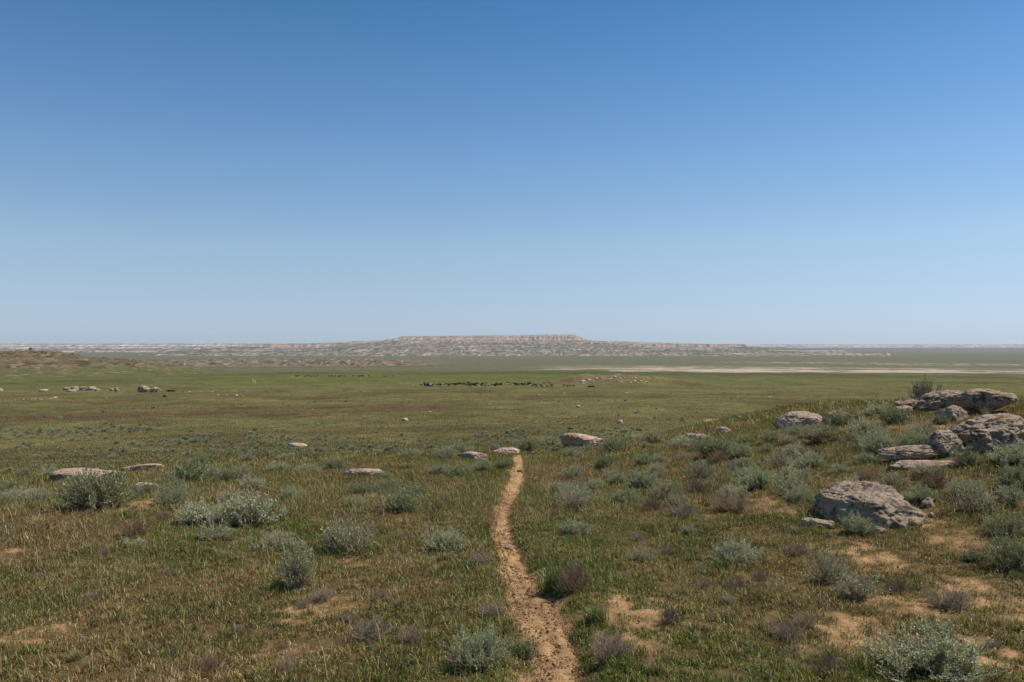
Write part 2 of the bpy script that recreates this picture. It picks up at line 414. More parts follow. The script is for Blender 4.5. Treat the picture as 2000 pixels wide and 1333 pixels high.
def build_path():
    pts = PATH; seg = np.hypot(*(pts[1:, :2] - pts[:-1, :2]).T); s = np.concatenate([[0], np.cumsum(seg)])
    q = np.arange(0, s[-1], .03); cx = np.interp(q, s, pts[:, 0]); cy = np.interp(q, s, pts[:, 1]); w = np.interp(q, s, pts[:, 2])
    k = np.ones(25) / 25
    sm_ = lambda a: np.convolve(np.pad(a, 12, mode='edge'), k, mode='valid')
    cx, cy, w = sm_(cx), sm_(cy), sm_(w)
    tx = np.gradient(cx); ty = np.gradient(cy); L = np.hypot(tx, ty); nx, ny = ty / L, -tx / L
    nc = 17; u = np.linspace(-1, 1, nc)
    wl = w * (.72 + .42 * fbm2(q / .6, q * 0 + 3, 4, 71)); wr = w * (.72 + .42 * fbm2(q / .6, q * 0 + 9, 4, 72))
    ww = np.where(u[None] < 0, wl[:, None], wr[:, None]) * u[None]
    X = (cx[:, None] + nx[:, None] * ww).ravel(); Y = (cy[:, None] + ny[:, None] * ww).ravel()
    edge = np.tile(np.abs(u), len(q))
    Z = ground_z(X, Y) + .010 + (.014 * fbm2(X / .07, Y / .07, 2, 73) + .022 * fbm2(X / .22, Y / .3, 2, 75)) * (1 - edge) - .012 * sm(.8, 1, edge)
    col = np.tile(C3(SOIL * 1.02), (len(X), 1)) * (1 + .16 * fbm2(X / .2, Y / .3, 3, 74) - .10 * sm(.6, 1, edge))[:, None]
    f = grid_faces(len(q), nc)
    o = link("path", mesh_np("path", np.stack([X, Y, Z], 1), f.ravel(), np.full(len(f), 4), M_soil, col, True))
    tag(o, "narrow bare tan dirt trail winding ahead through the grass", "path", kind="structure")
build_path()

# ------------------------------------------------------------------ far relief
def slope_of(Z, dx, dy):
    gy, gx = np.gradient(Z, dy, dx); return np.hypot(gx, gy)
def relief(name, x0, x1, nx, y0, y1, ny, hfun, cfun, label, cat, ywarp=None):
    xs = np.linspace(x0, x1, nx); ys = np.linspace(y0, y1, ny)
    X, Y = np.meshgrid(xs, ys)
    Z = hfun(X, Y)
    S = slope_of(Z, xs[1] - xs[0], ys[1] - ys[0])
    G = ground_z(X.ravel(), Y.ravel(), False).reshape(X.shape)
    # let every side sink under the ground sheet
    Z = np.maximum(Z, G - 6)
    rim = np.minimum(np.minimum((X - x0), (x1 - X)) / ((x1 - x0) * .03), np.minimum((Y - y0), (y1 - Y)) / ((y1 - y0) * .03))
    Z = lerp(G - 6, Z, np.clip(rim, 0, 1))
    col = cfun(X, Y, Z, S).reshape(-1, 3)
    f = grid_faces(ny, nx)
    o = link(name, mesh_np(name, np.stack([X.ravel(), Y.ravel(), Z.ravel()], 1), f.ravel(), np.full(len(f), 4), M_hill, np.clip(col, .01, .85), True))
    tag(o, label, cat, kind="structure")
    return o
def box_sdf(X, Y, xa, xb, ya, yb):
    qx = np.abs(X - (xa + xb) / 2) - (xb - xa) / 2; qy = np.abs(Y - (ya + yb) / 2) - (yb - ya) / 2
    return np.hypot(np.maximum(qx, 0), np.maximum(qy, 0)) + np.minimum(np.maximum(qx, qy), 0)
def tiers(X, Y, ts, gul, seed, amp=1.0):
    """stepped tableland: each tier = (xa, xb, ya, yb, top z, cliff height, cliff run, apron grade, edge warp)"""
    H = np.full(X.shape, -200.0)
    for k, (xa, xb, ya, yb, zt, ch, run, gr, wp) in enumerate(ts):
        w = wp * fbm2(X / (wp * 4.5), Y / (wp * 4.5), 4, seed + k * 7)
        rd = 1 - np.abs(fbm2(X / gul, Y / (gul * 4), 3, seed + 3 + k * 5)) * 1.6
        d = box_sdf(X, Y, xa, xb, ya, yb) + w
        d2 = d + gul * .75 * amp * (rd - .5) * sm(-.3 * run, run * .9, d)
        h = np.where(d2 < 0, zt, np.where(d2 < run, zt - ch * (d2 / run) ** .85, zt - ch - (d2 - run) * gr))
        h = h + 1.5 * fbm2(X / 90, Y / 90, 3, seed + 70 + k)
        H = np.maximum(H, h)
    return H + EYE
PALE = np.array([.50, .42, .36]); PINK = np.array([.31, .235, .19]); GREY = np.array([.22, .20, .175]); SCRUB = np.array([.105, .102, .068])
def strata_col(seed, lo=.12, hi=.32, pale=PALE, scrub=SCRUB, pink=PINK):
    def f(X, Y, Z, S):
        n = fbm2(X / 130, Y / 130, 4, seed); n2 = fbm2(X / 35, Y / 60, 3, seed + 1)
        t = sm(lo, hi, S * (1 + .7 * n2) + .05 * n)
        band = .5 + .5 * np.sin(Z / 4.1 + 1.6 * n)
        c = lerp(pale[None, None], pink[None, None], (sm(.35, .8, band))[..., None])
        nv = fbm2(X / 24, Y / 400, 3, seed + 2)
        c = lerp(c, GREY[None, None], np.clip(sm(.1, .5, n2) * .6 + sm(.0, .35, nv) * .5, 0, 1)[..., None])
        return lerp(scrub[None, None] * (1 + .25 * n[..., None]), c, t[..., None])
    return f
MES = [(-860, 470, 6000, 7300, 71, 40, 125, .09, 60),
       (-1150, 720, 5800, 7500, 27, 20, 50, .08, 45),
       (-1900, 1640, 5650, 7800, 5, 18, 45, .08, 55),
       (-1650, 1500, 5480, 7800, -14, 18, 45, .08, 50),
       (-2050, 2250, 5320, 7800, -34, 18, 45, .07, 55),
       (-1900, 2400, 5080, 7800, -54, 12, 35, .05, 60)]
def mesa_h(X, Y):
    H = tiers(X, Y, MES, 60, 200, 1.1)
    # long shoulder easing down on the left of the cap
    sh = 38 + (X + 860) * .040
    d = box_sdf(X, Y, -1900, -700, 6040, 7600) + 30 * fbm2(X / 200, Y / 200, 3, 261)
    H = np.maximum(H, np.where(d < 0, sh, sh - d * .22) + EYE)
    sh = 36 - (X - 470) * .030
    d = box_sdf(X, Y, 380, 1640, 6010, 7600) + 45 * fbm2(X / 160, Y / 160, 4, 262)
    H = np.maximum(H, np.where(d < 0, sh, sh - d * .25) + EYE)
    # the cap rises gently to the right
    H = H + np.where(H > 40, (X + 860) / 1330 * 14 - 7, 0) * sm(40, 54, H)
    # eroded clay mounds at the foot
    H = H + 9 * np.maximum(0, fbm2(X / 120, Y / 200, 4, 260)) * (1 - sm(5000, 5300, Y))
    return H
relief("mesa", -2700, 2900, 1100, 4650, 7000, 420, mesa_h, strata_col(210, .12, .24, np.array([.42, .315, .24])), "broad flat-topped mesa with pale eroded cliffs rising at centre of horizon", "mesa")
PLL = [(-9000, -1100, 8700, 11500, 14, 26, 110, .10, 90), (-9000, -1500, 8450, 11500, -14, 32, 90, .06, 90), (-9000, -1000, 7900, 11500, -50, 9, 60, .03, 110), (-9000, 200, 7200, 11500, -58, 8, 50, .02, 120)]
def left_h(X, Y):
    H = tiers(X, Y, PLL, 85, 300, .8)
    return H + 4 * fbm2(X / 900, Y * 0, 2, 309) * sm(8300, 9000, Y)
relief("plateau", -9500, 300, 1300, 6700, 10200, 300, left_h, strata_col(310, .10, .25, np.array([.62, .54, .49])), "long low plateau with white cliff band left along the horizon", "plateau")
PLR = [(4500, 12500, 12200, 16000, 6, 46, 190, .08, 120), (3000, 12500, 12900, 16000, -3, 30, 200, .06, 160), (1500, 12500, 13500, 15500, -16, 20, 300, .05, 200), (3300, 12500, 11200, 15600, -52, 10, 200, .03, 200)]
relief("plateau", 1200, 12500, 1000, 10800, 14600, 240, lambda X, Y: tiers(X, Y, PLR, 150, 400, .8), strata_col(410, .10, .25, np.array([.60, .53, .49])), "hazy far plateau edge with pale cliffs along the right horizon", "plateau")

def hill_h(X, Y):
    base = ground_z(X.ravel(), Y.ravel(), False).reshape(X.shape)
    ridge_y = 820 + .12 * (X + 450)
    crest = 23.5 * (1 - sm(-540, -290, X + .12 * (Y - 800))) ** .8 + 3.0 * (1 - sm(-330, -180, X))
    v = (Y - ridge_y) / np.where(Y < ridge_y, 300, 400)
    h = crest * np.exp(-(np.abs(v) ** 1.6) * 2.2)
    n = fbm2(X / 60, Y / 60, 5, 500); rd = 1 - np.abs(fbm2(X / 38, Y / 55, 4, 501)) * 2
    return base - 1.2 + h * (1 + .22 * n) + sm(2, 10, h) * (1.5 * rd + 1.9 * fbm2(X / 12, Y / 12, 4, 502))
def hill_c(X, Y, Z, S):
    base = ground_z(X.ravel(), Y.ravel(), False).reshape(X.shape)
    t = sm(3, 13, Z - base + 3 * fbm2(X / 40, Y / 40, 4, 510))
    n = fbm2(X / 22, Y / 22, 4, 511); n2 = fbm2(X / 7, Y / 7, 4, 512)
    c = lerp(np.array([.145, .112, .066])[None, None], np.array([.075, .058, .035])[None, None], sm(-.1, .4, n)[..., None])
    c = lerp(c, np.array([.27, .195, .11])[None, None], (sm(.28, .55, n2 + .5 * n) * .85)[..., None])
    g = lerp(np.array([.100, .105, .043])[None, None], np.array([.12, .11, .05])[None, None], sm(-.2, .4, n2)[..., None])
    g = lerp(g, np.array([.26, .20, .11])[None, None], (sm(.34, .5, n2 + .3 * n) * .8 * sm(.6, 2, Z - base))[..., None])
    return lerp(g, c, t[..., None])
relief("hill", -1100, -150, 620, 480, 1250, 330, hill_h, hill_c, "rocky brown hill sloping down from the left edge of view", "hill")
def ridge_h(X, Y):
    base = ground_z(X.ravel(), Y.ravel(), False).reshape(X.shape)
    env = (1 - sm(-360, -110, X))
    h = 17 * env + 3.5 * sm(-1100, -700, X) * env
    yc = 1950 + 60 * fbm2(X / 300, X * 0, 3, 520)
    d = yc - Y + 40 * fbm2(X / 90, Y / 90, 4, 521)
    prof = 1 - sm(-30, 170, d + 26 * (1 - np.abs(fbm2(X / 30, Y / 70, 3, 522)) * 2))
    low = .28 * (1 - sm(60, 330, d))
    return base - 1 + h * np.maximum(prof, low) * (1 - sm(200, 420, Y - yc)) + 1.5 * fbm2(X / 20, Y / 20, 3, 523) * env
def ridge_c(X, Y, Z, S):
    n = fbm2(X / 30, Y / 30, 4, 530); n2 = fbm2(X / 11, Y / 14, 3, 531)
    base = ground_z(X.ravel(), Y.ravel(), False).reshape(X.shape)
    c = lerp(np.array([.18, .135, .09])[None, None], np.array([.09, .075, .055])[None, None], sm(-.15, .35, n)[..., None])
    c = lerp(c, np.array([.32, .24, .16])[None, None], (sm(.15, .5, n2) * .8)[..., None])
    return lerp(np.array([.105, .108, .056])[None, None], c, sm(.5, 4, Z - base + 2 * n)[..., None])
relief("ridge", -1700, -80, 900, 1600, 2450, 260, ridge_h, ridge_c, "low brown eroded ridge crossing the plain beyond the left hill", "ridge")

# ------------------------------------------------------------------ rocks
def ico(sub):
    bm = bmesh.new(); bmesh.ops.create_icosphere(bm, subdivisions=sub, radius=1)
    v = np.array([q.co[:] for q in bm.verts]); f = np.array([[q.index for q in t.verts] for t in bm.faces]); bm.free()
    return v, f
ICO = {k: ico(k) for k in (2, 3, 4, 5, 6)}
def rock_mesh(name, seed, w, d, h, mat, sub=5, cuts=9, rough=1.0, strata=.05, under=0.0, flat=0.0, lean=0.0):
    v, f = ICO[sub]; p = v.copy(); R = random.Random(seed)
    p = np.sign(p) * np.abs(p) ** .8; p /= np.linalg.norm(p, axis=1)[:, None] ** .6
    off = np.array([seed * 3.7 % 50, seed * 1.9 % 50, seed * 5.3 % 50])
    for _ in range(cuts):
        n = np.array([R.uniform(-1, 1), R.uniform(-1, 1), R.uniform(-.3, 1)]); n /= np.linalg.norm(n)
        c = R.uniform(.55, .9); dd = p @ n - c
        p = p - n[None] * (np.maximum(dd, 0) * .85)[:, None]
    nr = v
    q = p * np.array([1, d / w, max(h / w * 1.2, .4)])[None]
    disp = .18 * fbm3(q * 1.3 + off, 3, seed) + rough * (.08 * fbm3(q * 3.0 + off, 3, seed + 5) - .16 * np.clip(.16 - np.abs(fbm3(q * 2.6 + off, 2, seed + 9)), 0, 1) / .16 * .28 + .032 * fbm3(q * 9 + off, 3, seed + 12) + .022 * fbm3(q * 24 + off, 2, seed + 14) - .02 * sm(.12, .3, fbm3(q * np.array([4.5, 4.5, 9.0]) + off, 3, seed + 16)))
    p = p + nr * disp[:, None]
    if strata:
        zz = p[:, 2] * 6 + 1.2 * fbm3(q * 2 + off, 2, seed + 21)
        sw = zz - np.floor(zz); strata *= .62; led = np.where(sw < .75, sw / .75, (1 - sw) / .25) - .5
        p[:, :2] *= (1 + strata * 1.6 * led)[:, None]
    if under:
        t = sm(.15, -.75, p[:, 2]); p[:, :2] *= (1 - under * t)[:, None]
    if flat: p[:, 2] = np.where(p[:, 2] > 0, p[:, 2] * (1 - flat) + flat * np.tanh(p[:, 2] * 2.2) * .62, p[:, 2])
    p[:, 2] += lean * p[:, 0]
    p *= np.array([w / 2, d / 2, h / 2])[None]
    return mesh_np(name, p, f.ravel(), np.full(len(f), 3), mat, None, True)
ROCKS = []     # footprints (x, y, rx, ry) kept free of grass
def put_rock(x0, x1, yt, yb, seed, label, group=None, mat=None, depth=.8, sub=5, name="boulder", sink=.3, cat="rock", tilt=(0, 0), dist=None, rotz=None, **kw):
    """a boulder that fills the given stretch of hillside"""
    cx = (x0 + x1) / 2
    X, Y, Z = hit(cx, yb)
    if dist:
        d = pix_dir(cx, yb); t = dist / d[1]; X, Y = d[0] * t, dist; Z = EYE + d[2] * t
    w = (x1 - x0) / FPX * Y * 1.04
    dep = w * depth
    view = (EYE - Z) / Y                              # how much we look down
    vis = (yb - yt) / FPX * (Y + dep * .4) - view * dep * .25
    hgt = max(vis, .12 * w) * 2 / (2 - 2 * sink)
    me = rock_mesh(name, seed, w, dep, hgt, mat or M_rock, sub, **kw)
    o = link(name, me, None, (X + X / Y * dep * .42, Y + dep * .42, Z + hgt * (.5 - sink)))
    o.rotation_euler = (tilt[0], tilt[1], random.Random(seed).uniform(-.25, .25) if rotz is None else rotz)
    tag(o, label, cat, group)
    ROCKS.append((o.location.x, o.location.y, w * .46, dep * .46))
    return o
G_out = "boulders of the right-hand outcrop"
put_rock(1844, 1980, 754, 812, 11, "craggy overhanging boulder topping the right outcrop, dark underneath", G_out, sub=6, depth=.75, under=.68, strata=.09, tilt=(.06, -.10), flat=.3, sink=.12, cuts=14, rough=1.4)
put_rock(1779, 1885, 757, 803, 12, "grey slab tilted against the top boulder, orange lichen along its crest", G_out, sub=6, depth=.9, strata=.06, tilt=(0, -.12), flat=.4, sink=.25, rough=1.4)
put_rock(1829, 1885, 792, 823, 13, "rounded dark block under the overhanging boulder", G_out, sub=5, depth=.9, sink=.25)
put_rock(1966, 1989, 773, 798, 14, "small smooth pale rock right behind the top boulder", G_out, mat=M_pale, sub=4, dist=18.0)
put_rock(1850, 2050, 806, 890, 15, "huge sloping boulder with grey lichen cut by right picture edge", G_out, sub=6, depth=1.0, strata=.07, flat=.35, sink=.36, cuts=13, tilt=(.0, -.12), rotz=.1, rough=1.3)
put_rock(1800, 1885, 836, 897, 16, "lichen-spotted shoulder of rock beside the huge sloping boulder", G_out, sub=6, depth=1.0, strata=.07, tilt=(0, -.2), flat=.4, sink=.42, cuts=12, rough=1.3)
put_rock(1712, 1862, 866, 905, 17, "low overhanging ledge rock with black hollow front left of outcrop", G_out, sub=6, depth=.6, under=.5, flat=.5, strata=.08, tilt=(0, -.08), sink=.2)
put_rock(1727, 1885, 899, 918, 18, "thin flat ledge lying in front of the overhanging ledge rock", G_out, mat=M_pale, sub=5, depth=.45, flat=.7, sink=.4)
put_rock(1867, 1912, 840, 889, 19, "upright wedge block shaped to give the shaded notch in the huge boulder", G_out, sub=5, depth=.7, cuts=14, rotz=-.5, sink=.2, dist=10.2)  # block added so its shaded left face stands for a notch's shade
put_rock(1743, 1797, 779, 800, 20, "dark low rock at the left foot of the tilted slab", G_out, sub=5, depth=.8, strata=.1)
put_rock(1742, 1782, 791, 808, 21, "pale flat rock among sage left of the tilted slab", G_out, mat=M_pale, sub=5, depth=.8, flat=.4)
put_rock(1935, 2060, 792, 822, 22, "orange-stained ledge between top boulder and huge boulder at right edge", G_out, sub=5, depth=.6, flat=.5, sink=.3, dist=13.6)
G_s = "rocks along the right skyline"
put_rock(1510, 1608, 803, 836, 31, "pale grooved whaleback rock left on right skyline", G_s, mat=M_pale, sub=6, depth=.8, flat=.3, strata=.03)
put_rock(1606, 1668, 804, 828, 32, "smaller brown rock half hidden by sage on right skyline", G_s, mat=M_rock, sub=5, depth=.8)
put_rock(1332, 1396, 844, 864, 33, "broken dark layered slab on the crest right of the trail", G_s, sub=5, depth=.7, flat=.5, strata=.12, under=.3)
put_rock(1399, 1428, 832, 848, 34, "small round pale rock behind the layered slab", G_s, mat=M_pale, sub=4)
put_rock(1088, 1182, 844, 873, 35, "wide flat pale rock split by a crack right of the trail end", None, mat=M_pale, sub=6, depth=.8, flat=.5, sink=.44)
put_rock(1092, 1128, 845, 858, 36, "darker broken lump on the flat pale split rock", None, mat=M_rock, sub=5, depth=.7, flat=.3, dist=28.5)
put_rock(1600, 1800, 949, 1032, 37, "domed weathered boulder with black hollow in right foreground", None, sub=6, depth=1.1, strata=.03, sink=.46, cuts=6, tilt=(-.04, .14), rotz=.2, rough=.95)
put_rock(1622, 1716, 950, 1004, 38, "dark jagged rock against the domed boulder's left face", None, sub=6, depth=.7, strata=.12, under=.45, sink=.25, dist=8.0, tilt=(.1, -.3))
put_rock(1560, 1640, 1012, 1036, 39, "low cracked rock at left foot of the domed boulder", None, mat=M_rock, sub=5, depth=.8, flat=.5, sink=.5, rough=1.4)
for i, (xa, xb, ta, tb) in enumerate([(1590, 1620, 990, 1006), (1640, 1668, 1012, 1028), (1770, 1800, 1015, 1030), (1836, 1850, 978, 988), (1578, 1596, 1002, 1012), (1700, 1730, 1028, 1042), (1812, 1826, 1000, 1010)]):
    put_rock(xa, xb, ta, tb, 140 + i, "broken grey chunk of rubble lying at the domed boulder's foot", "rubble round the domed boulder", sub=4, sink=.3, rough=1.4, name="stone")
put_rock(1798, 1828, 973, 994, 40, "fist-sized grey stone right of the domed boulder", None, sub=4)
G_p = "flat pale slabs in the left meadow"
put_rock(104, 247, 914, 937, 41, "longest pinkish slab at left behind the dark sagebrush", G_p, mat=M_pale, sub=6, depth=.6, flat=.5, sink=.44)
put_rock(238, 338, 903, 921, 42, "flat slab with dark cracked lip, farthest of the left slabs", G_p, mat=M_pale, sub=6, depth=.6, flat=.6, strata=.1, under=.3, sink=.44)
put_rock(250, 320, 939, 960, 43, "small rounded pink slab nearest of the three left slabs", G_p, mat=M_pale, sub=5, depth=.6, flat=.5, sink=.44)
put_rock(668, 748, 911, 932, 44, "lone pink sloping slab in grass left of the trail", G_p, mat=M_pale, sub=5, depth=.5, flat=.3, tilt=(0, .08), sink=.44)
put_rock(888, 954, 881, 898, 45, "reddish rubbly rock with pale rim left of trail end", None, mat=M_pale, sub=5, depth=.6, flat=.4, rough=1.6, sink=.44)
put_rock(964, 1020, 873, 889, 46, "pinkish gravelly hump where the trail drops from sight", None, mat=M_pale, sub=5, depth=.6, flat=.5, rough=1.4, sink=.44)
put_rock(986, 1004, 1064, 1074, 47, "small pale stone lying on the trail", None, mat=M_pale, sub=4, sink=.2, name="stone")
put_rock(1007, 1023, 918, 925, 48, "dark stone step across the trail near its crest", None, mat=M_brown, sub=4, sink=.25, name="stone")
put_rock(558, 602, 865, 873, 49, "flat tan stone on the far left meadow among small sage", None, mat=M_pale, sub=4, depth=.6, flat=.5)
# out on the plain
G_c1 = "boulders of the long cluster out on the left plain"
for i, (a, b, t, q, l) in enumerate([(122, 138, 756, 763, "leftmost knob of the long boulder cluster on left plain"), (137, 156, 753, 763, "tallest dark-cheeked boulder in the long cluster on left plain"),
        (131, 149, 761, 766, "low pale stone in front of the long cluster"), (155, 171, 754, 763, "middle pale boulder of the long cluster on left plain"),
        (167, 187, 755, 763, "dark-sided boulder right of middle in the long cluster"), (185, 196, 759, 764, "small end stone right of the long cluster")]):
    put_rock(a, b, t, q, 60 + i, l, G_c1, mat=M_far, sub=4, sink=.2, cuts=9, rough=2.0, name="boulder")
put_rock(214, 224, 759, 764, 70, "left stone of the little pair between two clusters", None, mat=M_far, sub=4)
put_rock(221, 233, 757, 765, 71, "right stone of the little pair between two clusters", None, mat=M_far, sub=4)
put_rock(268, 294, 751, 767, 72, "taller peaked half of the twin boulders on left plain", None, mat=M_far, sub=5, sink=.2, cuts=10, rough=2.2, strata=.06)
put_rock(291, 316, 755, 767, 73, "lower rounded half of the twin boulders on left plain", None, mat=M_far, sub=5, sink=.2, cuts=9, rough=2.2, strata=.06)
put_rock(76, 96, 760, 765, 74, "low pale hump left of the long boulder cluster", None, mat=M_stone, sub=4)
put_rock(-8, 6, 758, 765, 75, "pale rock cut by the left picture edge", None, mat=M_far, sub=4)
put_rock(101, 112, 775, 778, 76, "flat whitish stone below the long cluster", None, mat=M_stone, sub=4)
put_rock(318, 325, 771, 776, 77, "single dark stone below the twin boulders", None, mat=M_brown, sub=3, name="stone")
put_rock(782, 797, 816, 823, 78, "pale yellowish stone lying alone left of the trail on the plain", None, mat=M_stone, sub=4, name="stone")
put_rock(1205, 1218, 820, 828, 79, "orange-brown upright stone on the plain right of the trail", None, mat=M_pale, sub=4, name="stone")
put_rock(1124, 1133, 791, 796, 80, "small reddish stone on the plain below the rocky mound", None, mat=M_pale, sub=3, name="stone")
put_rock(1109, 1120, 834, 839, 81, "black stone just beyond the flat pale split rock", None, mat=M_brown, sub=3, name="stone")
# loose stones: copies of three shapes
stone_src = [rock_mesh("stone", 90 + k, 1, .8, .7, M_stone, 3) for k in range(4)]
dark_src = [rock_mesh("stone", 95 + k, 1, .8, .9, M_brown, 3) for k in range(3)]
def loose(px, py, wpx, k, label, group, src=stone_src, name="stone", squash=1.0):
    X, Y, Z = hit(px, py); w = wpx / FPX * Y
    o = link(name, src[k % len(src)], None, (X, Y, Z + w * .1 * squash), rng.uniform(0, 6.28), (w, w, w * squash))
    tag(o, label, "rock", group)
for i, (px, py, w) in enumerate([(370, 766, 6), (415, 766, 5), (425, 773, 8), (443, 772, 4), (462, 773, 9), (475, 774, 4), (661, 751, 3), (806, 752, 4), (1098, 760, 5), (1102, 769, 5), (1063, 763, 4), (1053, 772, 5), (1060, 772, 4),
                                 (840, 805, 7), (955, 790, 6), (1240, 803, 4), (1265, 793, 6), (1223, 768, 6), (1151, 769, 4), (1370, 776, 6), (1440, 775, 5), (1503, 776, 7), (1502, 781, 3), (1569, 780, 7), (1680, 793, 5), (275, 844, 5), (793, 832, 4),
                                 (690, 790, 4), (610, 800, 4), (1000, 798, 3)]):
    loose(px, py, w, i, "little pale stone scattered singly in the short turf of the plain", "pale stones scattered over the plain", squash=.6)
for i in range(14):
    loose(2 + i * 7.4 + rng.uniform(-3, 3), 783 - i * .25 + rng.uniform(-1, 1), rng.uniform(2.5, 6), i, "pale stone in the thin row of stones at far left of the plain", "row of pale stones at far left", squash=.5)
_cand = 0
for i in range(34):
    u = rng.uniform(0, 1)
    px = 1136 + 134 * u ** 1.1; py = 751 - rng.uniform(1, 16) * math.sin(math.pi * min(1, max(.06, u * .9 + .05))) ** .6
    loose(px, py, rng.uniform(4, 11) * (1 - .4 * u), i, "pale boulder embedded in the low rocky mound behind the herd", "boulders on the rocky mound", name="boulder", squash=.75)
for i in range(5):
    loose(1144 + 12 * i + rng.uniform(-4, 4), 738 + rng.uniform(-1, 8), 4, i, "dark boulder among pale ones on the rocky mound behind the herd", "dark boulders on the rocky mound", dark_src, "boulder", .8)

# dark boulders and scrub on the left hill
_hb = bpy.data.objects["hill"]
deps = bpy.context.evaluated_depsgraph_get(); deps.update()
def hill_hit(ob, px, py):
    d = Vector(pix_dir(px, py)).normalized()
    ok, loc, nrm, _ = ob.ray_cast(Vector((0, 0, EYE)), d)
    return loc if ok else None
for i in range(90):
    u = rng.uniform(0, 1)
    px = rng.uniform(0, 330); top = np.interp(px, [0, 90, 200, 300, 340], [682, 686, 692, 700, 705])
    py = top + abs(rng.normal(0, 9)) + 1.0
    L = hill_hit(_hb, px, py)
    if L is None: continue
    w = rng.uniform(1.8, 4.2) / FPX * L.y
    o = link("boulder", dark_src[i % 3], None, (L.x, L.y, L.z + w * .15), rng.uniform(0, 6.28), (w, w, w * .8))
    tag(o, "dark boulder dotted over the brown slope of the left hill", "rock", "dark boulders on the left hill")
for i, (px, py, w, l) in enumerate([(60, 682.5, 8, "dark crag lying along the crest of the left hill"), (83, 688, 5, "upright dark boulder right of the crag on hill crest"), (90, 690, 6, "dark squat boulder lowest of the crest boulders"), (142, 690.5, 5, "lone dark boulder midway down the hill's ridge line")]):
    L = None; q = py
    while L is None and q < 705: q += .5; L = hill_hit(_hb, px, q)
    if L is None: continue
    ww = w / FPX * L.y
    o = link("boulder", dark_src[i % 3], None, (L.x, L.y, L.z + ww * .2), .7 * i, (ww, ww, ww * .8)); tag(o, l, "rock", None)

# ------------------------------------------------------------------ shrubs
def unit(v): return v / (np.linalg.norm(v, axis=-1, keepdims=True) + 1e-9)
def tubes(P, rad):
    """P (n, k, 3) poly-lines, rad (n, k) -> three-sided tubes"""
    n, k, _ = P.shape
    T = unit(np.gradient(P, axis=1)); up = np.where(np.abs(T[..., 2:3]) > .9, np.array([1., 0, 0]), np.array([0, 0, 1.]))
    A = unit(np.cross(T, up)); B = np.cross(T, A)
    ring = [P + rad[..., None] * (A * math.cos(a) + B * math.sin(a)) for a in (0, 2.094, 4.189)]
    V = np.stack(ring, 2).reshape(-1, 3)
    i = np.arange(n)[:, None, None]; j = np.arange(k - 1)[None, :, None]; s = np.arange(3)[None, None, :]
    b = (i * k + j) * 3; s2 = (s + 1) % 3
    F = np.stack([b + s, b + s2, b + 3 + s2, b + 3 + s], -1).reshape(-1, 4)
    return V, F
